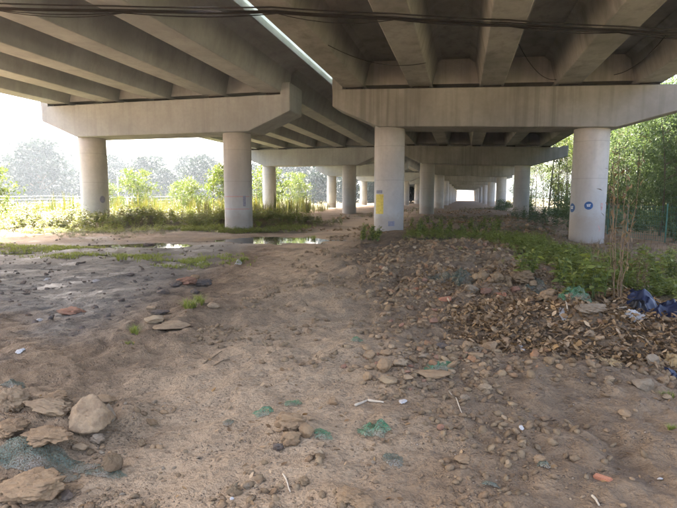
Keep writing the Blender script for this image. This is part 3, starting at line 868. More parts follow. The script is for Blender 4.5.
# labels for the many: by look and by the nearest thing one can find
MARKS = [('large pale rock', 88, 421), ('long curved clay slab', 50, 409), ('blocky stone right of the net', 112, 466), ('bright green net scrap', 375, 432),
         ('small centre pile', 290, 430), ('pale twig in the foreground', 287, 485), ('long flat slab', 432, 374), ('biggest stone of the rubble row', 383, 367),
         ('smooth oval stone', 484, 388), ('thin pale stick', 456, 404), ('clod ridge', 505, 280), ('green net bundle', 463, 282), ('pale elongated stone', 450, 319),
         ('broken orange brick', 603, 480), ('grey-green rag', 544, 467), ('faded green net tuft', 393, 461), ('bent bleached stick', 370, 403), ('near column with the yellow notice', 394, 232),
         ('squarish stone by the leaf heap', 490, 347), ('net scrap behind the rubble row', 356, 340), ('clods on the bottom edge', 357, 502), ('rag strip near the bottom right', 492, 487),
         ('leaf heap', 600, 340), ('brick bit at the track edge', 415, 291), ('green net strip in the rubble row', 440, 365), ('tall dead stalks', 617, 290), ('blue tarpaulin', 655, 305),
         ('long green net heap', 574, 299), ('column with the blue discs', 589, 240), ('tan boulder by the weeds', 548, 295), ('right edge of the picture', 677, 285), ('trailing net corner', 105, 474),
         ('second right column', 424, 216), ('white scrap in the weeds', 525, 240)]
USED = {}
def describe(what, px, py, group):
    cand = sorted(((math.hypot((px - mx) * 0.8, (py - my) * 1.3), nm, mx, my) for nm, mx, my in MARKS))[:7]
    for dist in (False, True):
        for d, nm, mx, my in cand:
            dx, dy = px - mx, (py - my) * 1.6
            if abs(dx) > 2.2 * abs(dy): dr = 'left of' if dx < 0 else 'right of'
            elif abs(dy) > 2.2 * abs(dx): dr = 'behind' if dy < 0 else 'in front of'
            else: dr = ('behind' if dy < 0 else 'in front of') + (' and left of' if dx < 0 else ' and right of')
            lb = what + ' ' + ((('just ' if d < 16 else 'a short way ' if d < 38 else 'well ') if dist else '') + dr) + ' the ' + nm
            if lb not in USED and len(lb.split()) <= 16:
                USED[lb] = group
                return lb
    return what + ' among many in the ' + group

# loose stones, one object each, sharing a few meshes
PROTO = {mt: [rock_mesh('stone', 400 + 11 * i + j * 3, 2, 0.85 if i % 3 else 0.45, 0.25) for i in range(5)] for j, mt in enumerate(('stone', 'stone_pale', 'stone_tan', 'stone_grey', 'stone_red'))}
for mt in PROTO: M[mt]['tone'] = mt
for mt, lst in PROTO.items():
    for me in lst: me.materials.append(M[mt])

def region_points(n, fn, rs):
    """n photo spots by rejection"""
    out = []
    while len(out) < n:
        px, py = fn(rs)
        if -10 < px < 690 and 225 < py < 510: out.append((px, py))
    return out

rs = np.random.RandomState(5)
REG = [
    (110, 'loose brown stone in the rubble row and on the slope behind it', 'loose stones of the rubble row',
     lambda r: (r.normal(428, 48), r.normal(358, 15)), (4, 10), ('stone', 'stone_tan', 'stone', 'stone_pale', 'stone_red')),
    (75, 'loose stone scattered over the brown rubble mound', 'loose stones on the rubble mound',
     lambda r: (r.uniform(365, 545), r.uniform(244, 330)), (4, 8), ('stone', 'stone_tan', 'stone_pale', 'stone_grey', 'stone_red')),
    (75, 'loose pebble on the bare dirt of the foreground', 'loose pebbles in the foreground',
     lambda r: (r.uniform(150, 640), 508 - abs(r.normal(0, 55))), (3, 9), ('stone', 'stone_tan', 'stone_pale', 'stone', 'stone_grey')),
    (40, 'loose crumb of earth among the left foreground heap', 'loose crumbs of the left heap',
     lambda r: (r.uniform(60, 165), r.normal(455, 28)), (4, 9), ('stone_tan', 'stone', 'stone_pale', 'stone_grey')),
]
for n, lb, gp, fn, (w0, w1), mts in REG:
    for px, py in region_points(n, fn, rs):
        p = spot(px, py); s = mpp(p)
        w = (w0 + (w1 - w0) * rs.rand() ** 2) * s / 2
        me = PROTO[mts[rs.randint(len(mts))]][rs.randint(5)]
        o = link('loose_stone', me, None, None, (p[0], p[1], p[2] + w * 0.25), (rs.uniform(-0.3, 0.3), rs.uniform(-0.3, 0.3), rs.uniform(0, 6.28)),
                 (w, w * rs.uniform(0.6, 1.0), w * rs.uniform(0.4, 0.75)))
        col_ = {'stone': 'brown', 'stone_tan': 'tan', 'stone_pale': 'pale', 'stone_grey': 'greyish', 'stone_red': 'reddish'}[me.materials[0].get('tone', 'stone')]
        big = 'tiny' if w / s < 2.1 else 'small' if w / s < 3.2 else 'fist-sized'
        tag(o, describe(big + ' ' + col_ + ' loose stone', px, py, gp), 'stone', gp)

def scatter(name, templates, P, scales, mat, label, cat, rs, tilt=0.35, flat=(0.45, 0.8), group=None):
    """uncountable bits joined into one object"""
    VV, FF, off = [], [], 0
    which = rs.randint(len(templates), size=len(P))
    for k, (V, Fc) in enumerate(templates):
        idx = np.where(which == k)[0]
        if len(idx) == 0: continue
        n = len(idx)
        a = rs.uniform(0, 6.28, n); bx = rs.normal(0, tilt, n); by = rs.normal(0, tilt, n)
        sc = scales[idx][:, None] * np.stack([np.ones(n), rs.uniform(0.65, 1, n), rs.uniform(flat[0], flat[1], n)], 1)
        W = V[None] * sc[:, None, :]
        x, y, z = W[..., 0], W[..., 1], W[..., 2]
        z = z + x * np.sin(bx)[:, None] + y * np.sin(by)[:, None]
        ca, sa = np.cos(a)[:, None], np.sin(a)[:, None]
        W = np.stack([x * ca - y * sa, x * sa + y * ca, z], -1) + P[idx][:, None, :]
        VV.append(W.reshape(-1, 3))
        FF.append((Fc[None] + (np.arange(n) * len(V))[:, None, None] + off).reshape(-1, Fc.shape[1]))
        off += n * len(V)
    me = arrays_mesh(name, np.concatenate(VV), np.concatenate(FF))
    return tag(link(name, me, mat), label, cat, group, 'stuff')

def ground_pts(x, y, lift=0.0):
    return np.stack([x, y, height(x, y) + lift], 1)

rs = np.random.RandomState(8)
low = [rock_arrays(900 + i, 1, 0.85, 0.2) for i in range(6)]
# near grit: density follows the rubble zone
def sample(n, x0, x1, y0, y1, dens, rs):
    X, Y = [], []
    tot = 0
    while tot < n:
        u = rs.rand(40000)
        y = y0 * (y1 / y0) ** u                     # denser near the viewer's end of the strip, thinning with distance
        x = rs.uniform(x0, x1, 40000) * (0.35 + 0.65 * y / y1)
        k = rs.rand(40000) < dens(x, y)
        X.append(x[k]); Y.append(y[k]); tot += k.sum()
    return np.concatenate(X)[:n], np.concatenate(Y)[:n]
def d_grit(x, y):
    tr, wet, rub, lit, gr = zones(x, y)
    cl = sstep(0.48, 0.64, fbm(x * 1.2, y * 1.2, 201))
    return np.clip(0.10 + 0.75 * rub + 0.40 * cl - 0.16 * tr - 0.3 * wet, 0.01, 1) * (0.12 + 0.88 * cl)
x, y = sample(11000, -6, 6, 1.9, 24, d_grit, rs)
sz = (0.005 + 0.030 * rs.rand(len(x)) ** 4) * np.clip(0.75 + y * 0.10, 0.8, 2.6)
scatter('gravel', low, ground_pts(x, y) + np.array([0, 0, 0.3])[None] * sz[:, None], sz, M['stone'], 'gravel and crumbs of earth strewn over the dirt', 'gravel', rs)
mid_rock = [rock_arrays(950 + i, 2, 0.9, 0.3) for i in range(6)]
x, y = sample(2600, -6, 8, 4.2, 24, lambda a, b: np.clip(zones(a, b)[2] * sstep(0.42, 0.60, fbm(a * 0.9, b * 0.9, 207)) + 0.35 * zones(a, b)[3], 0, 1), rs)
sz = (0.014 + 0.045 * rs.rand(len(x)) ** 3) * np.clip(0.7 + y * 0.06, 0.9, 1.8)
scatter('rubble', mid_rock, ground_pts(x, y) + np.array([0, 0, 0.35])[None] * sz[:, None], sz, M['rubble'], 'broken rubble and clods covering the mound', 'rubble', rs)
x = rs.uniform(-9, 7, 6000); y = 23 + 50 * rs.rand(6000) ** 1.4
k = rs.rand(6000) < sstep(0.42, 0.62, fbm(x * 0.45, y * 0.3, 217)) * (0.25 + 0.75 * (np.abs(x - 1.2) < 3.2)); x, y = x[k][:1500], y[k][:1500]
sz = 0.03 + 0.11 * rs.rand(len(x)) ** 3
scatter('aisle_rubble', mid_rock, ground_pts(x, y) + np.array([0, 0, 0.25])[None] * sz[:, None], sz, M['rubble'], 'scattered rubble on the ground down the long aisle', 'rubble', rs)
def d_mud(x, y): return zones(x, y)[1]
x, y = sample(800, -26, -3, 4.5, 20, d_mud, rs)
sz = (0.012 + 0.05 * rs.rand(len(x)) ** 3)
scatter('mud_crumbs', low, ground_pts(x, y) + np.array([0, 0, 0.2])[None] * sz[:, None], sz, M['stone_dark'], 'dark crumbs of mud strewn over the wet ground', 'mud', rs)

# dry leaf litter on the heap at the right
def leaf_templates(n, rs, lw=(0.35, 0.6)):
    out = []
    for _ in range(n):
        w = rs.uniform(*lw); c1, c2, c3 = rs.uniform(-0.25, 0.35, 3)
        V = np.array([(-1, 0, 0), (-0.3, -w, c1), (0.1, 0, -0.05), (-0.3, w, c2), (0.5, -w * 0.8, c3), (1, 0, c1 * 0.5), (0.5, w * 0.8, c2)])
        Fc = np.array([(0, 1, 2, 3), (1, 4, 5, 2), (3, 2, 5, 6)])
        out.append((V, Fc))
    return out
lt = leaf_templates(8, rs)
def d_lit(x, y): return np.clip(zones(x, y)[3] + 0.5 * gauss(x, y, 1.0, 8.6, 1.8, 1.2, 0.1, 3), 0, 1)
x, y = sample(11000, -6, 9, 4.0, 11.5, d_lit, rs)
k = np.where(x < 4.4)[0]; x, y = x[k], y[k]
sz = rs.uniform(0.014, 0.042, len(x))
scatter('leaf_litter', lt, ground_pts(x, y, 0.012) + np.array([0, 0, 1.0])[None] * (rs.rand(len(x)) ** 2 * 0.07)[:, None], sz, M['litter'], 'dry brown leaf litter covering the heap on the right', 'leaves', rs, 0.5, (0.6, 1.4))
x, y = sample(1500, -7, 7, 2.0, 20, lambda a, b: np.clip(zones(a, b)[2] * 0.6 + 0.12 + 0.5 * sstep(0.5, 0.62, fbm(a * 1.1, b * 1.1, 333)), 0, 1), rs)
scatter('leaf_scatter', lt, ground_pts(x, y, 0.008), rs.uniform(0.010, 0.026, len(x)), M['litter'], 'dry leaves and chaff strewn over the dirt', 'leaves', rs, 0.35, (0.5, 1.2))

# ------------------------------------------------------------------ litter, nets, tarp, sticks
def crumple(name, px, py, wpx, dpx, mat, label, cat, seed, hgt=0.05, n=34, rz=0.0, group=None, fq=9.0, edge=0.35):
    p = spot(px, py); s = mpp(p); w = wpx * s / 2
    d = dpx * s * depth_of(p) / 1.6 / 2 * 0.9                         # foreshortened depth on the ground
    ca, sa = math.cos(YAW + rz), math.sin(YAW + rz)
    u = np.linspace(-1, 1, n); U_, V_ = np.meshgrid(u, u)
    ang = np.arctan2(V_, U_); rad = np.maximum(np.abs(U_), np.abs(V_))
    q = rad * (1 - edge + edge * 2 * (fbm(np.cos(ang) * 2.2 + seed, np.sin(ang) * 2.2, seed, 3) - 0.25))
    X = np.cos(ang) * q * w; Y = np.sin(ang) * q * d
    wx = p[0] + X * ca - Y * sa; wy = p[1] + X * sa + Y * ca
    ridg = 1 - np.abs(2 * fbm(X * fq + seed, Y * fq, seed + 2, 3) - 1) * 2.2
    ridg2 = 1 - np.abs(2 * fbm(X * fq * 2.4 + seed, Y * fq * 2.4, seed + 5, 2) - 1) * 2.0
    zz = height(wx.ravel(), wy.ravel()).reshape(wx.shape) + 0.006 + hgt * (1 - rad ** 2.5) * (0.15 + 0.6 * np.clip(ridg, 0, 1) + 0.3 * np.clip(ridg2, 0, 1)) + 0.008 * np.clip(ridg2, 0, 1)
    V = np.stack([wx - p[0], wy - p[1], zz - p[2]], -1).reshape(-1, 3)
    i = (np.arange(n - 1)[:, None] * n + np.arange(n - 1)[None]).ravel()
    me = arrays_mesh(name, V, np.stack([i, i + 1, i + 1 + n, i + n], 1), True)
    o = link(name, me, M[mat], None, p)
    return tag(o, label, cat, group)

NETS = [
    (375, 432, 38, 16, 'net', 'brightest crumpled green net scrap on the foreground dirt', 0.07),
    (393, 461, 26, 14, 'net_grey', 'faded green net tuft in front of the bright net scrap', 0.03),
    (322, 435, 24, 12, 'net', 'small green net scrap beside the centre pile', 0.03),
    (264, 414, 24, 10, 'net', 'green net scrap left behind the centre pile', 0.04),
    (292, 404, 24, 7, 'net', 'thin green net strip behind the centre pile', 0.02),
    (228, 424, 14, 7, 'net_grey', 'faint green net scrap left of the centre pile', 0.015),
    (440, 367, 44, 7, 'net', 'green net strip lying in the rubble row', 0.03),
    (463, 282, 26, 10, 'net_grey', 'green net bundle left of the clod ridge', 0.14),
    (440, 282, 24, 7, 'net_grey', 'flat green net strip left of the net bundle', 0.06),
    (574, 299, 38, 9, 'net', 'long green net heap between the weeds and the leaf heap', 0.16),
    (536, 288, 22, 8, 'net_grey', 'dark green net piece right of the clod ridge', 0.10),
    (544, 467, 18, 9, 'net_grey', 'grey-green rag on the right foreground dirt', 0.03),
    (492, 487, 22, 6, 'net_grey', 'grey-green rag strip near the bottom right', 0.02),
    (42, 459, 128, 27, 'net_grey', 'large grey-green net spread over the left foreground heap', 0.04),
    (104, 473, 54, 11, 'net_grey', 'trailing corner of grey-green net on the dirt at left', 0.015),
    (14, 386, 26, 8, 'net_grey', 'dark green net scrap behind the left heap', 0.05),
    (356, 340, 14, 6, 'net', 'small green net scrap behind the rubble row', 0.03),
]
for k, (px, py, w, d, mt, lb, hg) in enumerate(NETS):
    crumple('net_scrap', px, py, w, d, mt, lb, 'net', 20 + k, hg, 40 if w > 30 else 26)

tarp = empty('blue_tarp', spot(655, 316))
tag(tarp, 'crumpled dark blue tarpaulin with a white edge at the right of the leaf heap', 'tarpaulin')
def rel_part(o, name):
    o.name = name
    for k in ('label', 'category', 'group'):
        if k in o: del o[k]
    o.location = Vector(o.location) - tarp.location
    o.parent = tarp
rel_part(crumple('sheet', 660, 314, 64, 24, 'tarp', 'x', 'x', 71, 0.22, 80, edge=0.15, fq=3.2), 'sheet')
rel_part(crumple('white_edge', 636, 317, 22, 7, 'white_scrap', 'x', 'x', 74, 0.06, 26), 'white_edge')
tag(crumple('black_bag', 640, 313, 20, 8, 'black_bag', '', '', 77, 0.18, 30, fq=4.0), 'black plastic bag tucked against the blue tarpaulin', 'bag')
tag(crumple('blue_rag', 674, 376, 16, 9, 'tarp', '', '', 79, 0.08, 24, fq=5.0), 'small dark blue rag at the right edge below the leaf heap', 'rag')

SCRAPS = [(403, 403, 9, 5, 'white paper scrap on the dirt behind the green net'), (38, 322, 9, 4, 'white scrap on the left edge of the mud'),
          (238, 264, 8, 4, 'white scrap beside the track, level with the mud pile'), (525, 240, 6, 4, 'white scrap in the weeds before the right columns'),
          (626, 282, 12, 5, 'white plastic scrap among the dead stalks'), (96, 281, 7, 4, 'white scrap out on the wet mud'),
          (47, 280, 5, 3, 'small white scrap at the far left of the mud'), (521, 429, 6, 4, 'tiny white scrap on the right foreground dirt'),
          (660, 480, 6, 4, 'tiny white scrap near the bottom right corner'), (232, 500, 5, 3, 'tiny white scrap at the bottom of the track'),
          (522, 349, 6, 6, 'white scrap at the left edge of the leaf heap'), (563, 316, 7, 6, 'bluish white scrap on top of the leaf heap'),
          (20, 353, 12, 3, 'thin pale strip of litter on the left dirt'), (200, 263, 6, 3, 'small white scrap on mud behind the mud pile')]
for k, (px, py, w, d, lb) in enumerate(SCRAPS):
    crumple('paper_scrap', px, py, w, d, 'white_scrap', lb, 'litter', 130 + k, 0.02 + 0.002 * w, 12)
tag(crumple('yellow_foam', 672, 362, 14, 7, 'foam', '', '', 150, 0.12, 24), 'lump of yellow foam at the right edge of the leaf heap', 'foam')
tag(crumple('yellow_foam', 611, 365, 26, 9, 'foam', '', '', 152, 0.05, 30), 'patch of yellowish foam crumbs on the lower leaf heap', 'foam')

def stick(px, py, qx, qy, r, label, mat='wood', name='stick', lift=0.0):
    a = spot(px, py); b = spot(qx, qy); pts = []
    for i in range(9):
        t = i / 8
        x_, y_ = a[0] + (b[0] - a[0]) * t, a[1] + (b[1] - a[1]) * t
        pts.append((x_ + 0.004 * math.sin(t * 5), y_, max(h1(x_, y_), a[2] * (1 - t) + b[2] * t) + r + lift * t))
    return tag(MB().tube(pts, [r * (1 - 0.4 * i / 8) for i in range(9)], 6).build(name, M[mat], None, True), label, 'stick')
stick(449, 392, 463, 415, 0.006, 'thin pale stick on the dirt beside the bluish stone')
stick(283, 475, 291, 493, 0.006, 'pale twig standing out before the centre pile')
stick(592, 497, 600, 507, 0.008, 'pale stick cut off by the bottom edge at right')
stick(612, 310, 632, 309, 0.016, 'white stick lying at the edge of the blue tarpaulin')
stick(355, 407, 368, 402, 0.012, 'bleached bent stick behind the green net, left piece')
stick(368, 402, 384, 404, 0.012, 'bleached bent stick behind the green net, right piece')
stick(560, 300, 568, 312, 0.014, 'grey stick slanting beside the green net heap')
for k, (a, b, c_, d) in enumerate([(195, 352, 214, 360), (204, 364, 222, 352), (214, 366, 230, 360)]):
    stick(a, b, c_, d, 0.007, ['left', 'middle', 'right'][k] + 'most dry twig of the bunch on the left dirt', 'dead', 'twig')

# orange brick piece and a pale bar
def brick(px, py, w, label, rz, mat='brick'):
    p = spot(px, py); s = mpp(p) * w
    mb = MB().box(-0.5, 0.5, -0.22, 0.22, -0.1, 0.22)
    me = mb.mesh('brick'); bm = bmesh.new(); bm.from_mesh(me)
    bmesh.ops.bevel(bm, geom=bm.edges[:], offset=0.05, segments=2, affect='EDGES')
    bmesh.ops.subdivide_edges(bm, edges=[e for e in bm.edges if e.calc_length() > 0.2], cuts=4, use_grid_fill=True)
    for v in bm.verts:
        v.co += Vector((1, 0.6, 0.8)) * 0.03 * (float(vnoise(v.co.x * 6, v.co.y * 6 + v.co.z * 5, 3)) - 0.5)
    bm.to_mesh(me); bm.free()
    return tag(link('brick', me, M[mat], None, p, (0.08, -0.12, rz), s), label, 'brick')
brick(603, 480, 17, 'broken orange brick on the right foreground dirt', YAW - 0.95)
brick(445, 300, 12, 'reddish brick bit on the rubble mound, left', 0.4)
brick(415, 291, 10, 'reddish brick bit beside the track edge of the rubble mound', 1.2)
brick(500, 296, 12, 'red brick bit under the clod ridge', -0.4)

# ------------------------------------------------------------------ plants
def leaf_quads(C, L, W, dirs, ups):
    """diamond leaves: base, side, tip, side"""
    side = np.cross(dirs, ups); side /= np.maximum(np.linalg.norm(side, axis=1, keepdims=True), 1e-6)
    nrm = np.cross(side, dirs)
    a = C; b = C + dirs * (L * 0.45)[:, None] + side * (W * 0.5)[:, None] + nrm * (L * 0.06)[:, None]
    c = C + dirs * L[:, None] - nrm * (L * 0.05)[:, None]; d = C + dirs * (L * 0.45)[:, None] - side * (W * 0.5)[:, None] + nrm * (L * 0.06)[:, None]
    V = np.stack([a, b, c, d], 1).reshape(-1, 3)
    return V, np.arange(len(C) * 4).reshape(-1, 4)

def rnd_dirs(n, rs, droop=0.0):
    d = rs.normal(size=(n, 3)); d[:, 2] -= droop
    return d / np.linalg.norm(d, axis=1, keepdims=True)

def tree_protos(seed, H, R, base, clumps, per, leaf, lw, droop=0.3, stems=1, clump_r=0.55, trunk_r=0.12, weep=0.0, top=0.75):
    rs = np.random.RandomState(seed); mb = MB()
    ctr = []
    for _ in range(clumps):
        for _t in range(40):
            z = base + (H - base) * rs.rand() ** 0.85
            t = (z - base) / (H - base)
            rr = R * (math.sin(math.pi * min(1, 0.12 + 0.85 * t)) ** top) * (0.75 + 0.5 * rs.rand())
            a = rs.uniform(0, 6.28); q = rr * rs.rand() ** 0.42
            p = np.array([q * math.cos(a), q * math.sin(a), z])
            if all(np.linalg.norm(p - c_) > clump_r * 0.55 for c_ in ctr[-60:]): break
        ctr.append(p)
    ctr = np.array(ctr)
    roots = []
    for s in range(stems):
        ox, oy = (rs.normal(0, R * 0.28, 2) if stems > 1 else (0, 0))
        lx, ly = rs.normal(0, 0.06 * H, 2); pts = []
        nseg = 8
        for i in range(nseg + 1):
            t = i / nseg
            pts.append((ox + lx * t * t + 0.02 * H * math.sin(3 * t + s), oy + ly * t * t, -0.3 + t * H * 0.93))
        rad = [trunk_r * (1 - 0.85 * i / nseg) + 0.01 for i in range(nseg + 1)]
        mb.tube(pts, rad, 7); roots.append(np.array(pts))
    for c_ in ctr[::2]:
        tr = roots[rs.randint(stems)]
        zt = max(base * 0.5, c_[2] - np.hypot(c_[0], c_[1]) * 0.8 - 0.2)
        k = int(np.argmin(np.abs(tr[:, 2] - zt))); a = tr[k]
        mid = (a + c_) / 2 + rs.normal(0, 0.06 * R, 3)
        mb.tube([tuple(a), tuple(mid), tuple(c_)], [trunk_r * 0.32, trunk_r * 0.2, 0.008], 4, False)
    n = clumps * per
    C = np.repeat(ctr, per, 0)
    off = rs.normal(0, 1, (n, 3)) * clump_r * np.array([1, 1, 0.6])
    sz = np.repeat(rs.uniform(0.6, 1.35, clumps), per)[:, None]
    C = C + off * sz * 0.62
    if weep:
        C[:, 2] -= rs.rand(n) ** 1.3 * weep
    L = leaf * rs.uniform(0.6, 1.3, n)
    C[:, 2] = np.maximum(C[:, 2], base * 0.25)
    V, Fc = leaf_quads(C, L, L * lw, rnd_dirs(n, rs, droop), rnd_dirs(n, rs) + np.array([0, 0, 0.6]))
    return mb.mesh('trunk'), arrays_mesh('crown', V, Fc)

def make_tree(name, protos, leafmat, barkmat, loc, rz, sc, label, cat='tree', group=None):
    r = empty(name, loc, rz, sc); tag(r, label, cat, group)
    for nm, me, mt in (('trunk', protos[0], barkmat), ('crown', protos[1], leafmat)):
        key = nm + leafmat.name if nm == 'crown' else nm + barkmat.name
        o = link(nm, me, None, r)
        if not me.materials: me.materials.append(mt)
    return r

# grove at the right, outside the deck edge
G1 = [tree_protos(61 + i, 8.5, 2.3, 0.5, 190, 85, 0.21, 0.28, 0.7, 5, 0.60, 0.06, 0.5, 0.25) for i in range(3)]
G2 = [tree_protos(71 + i, 10.5, 2.8, 1.2, 130, 90, 0.24, 0.3, 0.6, 3, 0.75, 0.10, 0.9, 0.4) for i in range(2)]
GROVE = [(10.5, 26.4, 2, 0.72, 'dark leafy tree just right of the near right column'),
         (11.9, 31.2, 0, 1.0, 'leafy tree of the grove showing above the wire fence'),
         (13.8, 33.6, 1, 1.1, 'tall leafy tree at the right edge of the grove'),
         (12.8, 38.5, 2, 1.1, 'leafy tree behind the one above the wire fence'),
         (16.3, 36.6, 0, 1.2, 'tall tree at the back of the grove against the right edge'),
         (15.2, 42.5, 1, 1.2, 'tall tree at the back of the grove'),
         (12.4, 45.0, 2, 1.0, 'leafy tree far along the right side of the grove'),
         (18.6, 43.0, 0, 1.3, 'outermost tree of the grove cut off by the right edge'),
         (12.2, 24.4, 1, 0.95, 'leafy tree overhanging the right edge of the picture')]
for k, (x_, y_, i, s, lb) in enumerate(GROVE):
    make_tree('leafy_tree', G1[i], M['leaf_mid'], M['bark'], (x_, y_, h1(x_, y_)), 1.3 * k, s, lb, 'tree', 'grove on the right')
WEEP = [(14.0, 50, 0, 1.0, 'pale sunlit weeping tree left of the near right column'), (11.3, 58, 1, 0.95, 'pale weeping tree beside the second right column'),
        (17.5, 62, 1, 1.15, 'pale weeping tree behind the near right column'), (13.0, 76, 0, 1.0, 'hazy pale tree farther along the right side'),
        (11.8, 96, 1, 0.9, 'hazy pale tree far along the right side'), (12.5, 122, 0, 0.9, 'faint tree near the far end on the right')]
for k, (x_, y_, i, s, lb) in enumerate(WEEP):
    make_tree('weeping_tree', G2[i], M['leaf_lime'], M['bark_pale'], (x_, y_, h1(x_, y_)), 0.9 * k, s, lb, 'tree', 'pale trees along the right side')
BUSH = [tree_protos(81 + i, 1.7, 1.3, 0.15, 50, 70, 0.16, 0.4, 0.1, 3, 0.38, 0.03, 0.0, 0.3) for i in range(2)]
for k, (x_, y_, s, mt, lb) in enumerate([(9.3, 48.5, 1.1, 'leaf_mid', 'green bush beside the second right column'), (10.9, 44.5, 1.2, 'leaf_mid', 'green bush behind the near right column'),
                                     (8.9, 41.0, 0.9, 'leaf_mid', 'low green bush left of the near right column'), (6.9, 63, 1.1, 'leaf_dark', 'dark bush in front of the third right column'),
                                     (5.2, 70, 0.8, 'leaf_dark', 'small dark bush far down the right aisle')]):
    make_tree('bush', BUSH[k % 2], M[mt], M['bark'], (x_, y_, h1(x_, y_)), k * 1.7, s, lb, 'bush', 'bushes along the right side')

# far tree line and saplings at the left
FAR = [tree_protos(91 + i, 12, 4.9, 0.8, 120, 46, 0.85, 0.6, 0.2, 1, 1.1, 0.28, 0.0, 0.55) for i in range(4)]
far_spots = [(-128, 92, 1.35), (-117, 98, 1.25), (-107, 101, 1.05), (-97, 99, 1.12), (-89, 106, 1.08), (-82, 103, 0.92), (-76, 110, 1.0), (-69, 107, 0.84),
             (-63, 113, 0.95), (-57, 110, 0.82), (-52, 117, 0.9), (-46, 114, 0.8), (-41, 121, 0.9), (-35, 119, 0.75), (-30, 126, 0.85), (-24, 130, 0.8), (-19, 138, 0.85), (-12, 150, 0.9)]
names_l = ['first', 'second', 'third', 'fourth', 'fifth', 'sixth', 'seventh', 'eighth', 'ninth', 'tenth', 'eleventh', 'twelfth', 'thirteenth', 'fourteenth', 'fifteenth', 'sixteenth', 'seventeenth', 'eighteenth']
for k, (x_, y_, s) in enumerate(far_spots):
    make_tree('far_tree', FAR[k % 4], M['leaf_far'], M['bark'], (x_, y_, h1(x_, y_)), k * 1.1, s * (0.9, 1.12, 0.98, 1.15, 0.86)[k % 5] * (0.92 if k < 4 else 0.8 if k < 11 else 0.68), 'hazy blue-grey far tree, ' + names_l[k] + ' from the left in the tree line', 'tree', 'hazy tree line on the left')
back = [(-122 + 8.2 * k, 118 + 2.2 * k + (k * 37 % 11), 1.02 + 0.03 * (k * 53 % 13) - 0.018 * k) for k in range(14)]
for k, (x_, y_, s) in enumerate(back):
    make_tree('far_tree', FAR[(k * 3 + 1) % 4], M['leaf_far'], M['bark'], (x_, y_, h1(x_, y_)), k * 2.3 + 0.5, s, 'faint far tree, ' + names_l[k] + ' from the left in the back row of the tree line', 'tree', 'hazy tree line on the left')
SAP = [tree_protos(111 + i, 3.6, 1.5, 0.5, 46, 60, 0.20, 0.4, 0.35, 2, 0.42, 0.04, 0.2, 0.5) for i in range(3)]
for k, (sx, sy, s, lb) in enumerate([(-28.3, 39.0, 1.1, 'yellow-green sapling right of the far left column'), (-22.6, 38.5, 0.85, 'yellow-green sapling left of the near left column'),
                                  (-19.8, 39.5, 1.2, 'yellow-green sapling against the near left column'), (-26.5, 23.0, 0.95, 'bright yellow-green sapling at the left edge'),
                                  (-23.5, 58.0, 1.6, 'tall yellow-green tree seen right of the near left column'), (-28.0, 46.0, 0.85, 'small hazy sapling between two brighter ones'),
                                  (-24.0, 70.0, 1.4, 'hazy sapling beyond the second left pier'), (-31.5, 39.5, 0.8, 'small sapling just right of the far left column')]):
    p = (sx, sy, h1(sx, sy))
    make_tree('sapling', SAP[k % 3], M['leaf_lime'], M['bark_pale'], p, k * 2.1, s, lb, 'sapling', 'saplings on the left')

# herbs: stems with leaves, one object each where they stand apart
def herb_proto(seed, H, n_stem, leaf, lw, spread=0.35, per=9):
    rs = np.random.RandomState(seed); mb = MB(); C, D = [], []
    for s in range(n_stem):
        a = rs.uniform(0, 6.28); L = H * rs.uniform(0.55, 1.05); sp = spread * rs.uniform(0.3, 1.0)
        b = np.array([rs.normal(0, 0.03), rs.normal(0, 0.03), -0.03])
        pts = [b + np.array([math.cos(a) * sp * L * t * t, math.sin(a) * sp * L * t * t, L * (t - 0.12 * t * t)]) for t in np.linspace(0, 1, 6)]
        mb.tube([tuple(p) for p in pts], [0.006 * (1 - 0.7 * i / 5) + 0.001 for i in range(6)], 4, False)
        for q in range(per):
            t = 0.2 + 0.8 * (q + rs.rand()) / per
            i = min(4, int(t * 5)); f = t * 5 - i
            C.append(pts[i] * (1 - f) + pts[i + 1] * f)
            aa = q * 2.4 + rs.uniform(-0.5, 0.5)
            d = np.array([math.cos(aa), math.sin(aa), rs.uniform(-0.4, 0.5)]); D.append(d / np.linalg.norm(d))
    C, D = np.array(C), np.array(D); n = len(C)
    L = leaf * rs.uniform(0.6, 1.25, n)
    V, Fc = leaf_quads(C, L, L * lw, D, np.tile(np.array([[0.05, 0.02, 1.0]]), (n, 1)) + rs.normal(0, 0.25, (n, 3)))
    return mb, (V, Fc)

def plant(name, proto, loc, rz, s, leafmat, stemmat, label, group, cat='plant'):
    r = empty(name, loc, rz, s); tag(r, label, cat, group)
    link('stem', proto[0], stemmat, r); link('foliage', proto[1], leafmat, r)
    return r
def herb_meshes(*a, **k):
    mb, (V, Fc) = herb_proto(*a, **k)
    return mb.mesh('stem', True), arrays_mesh('foliage', V, Fc)

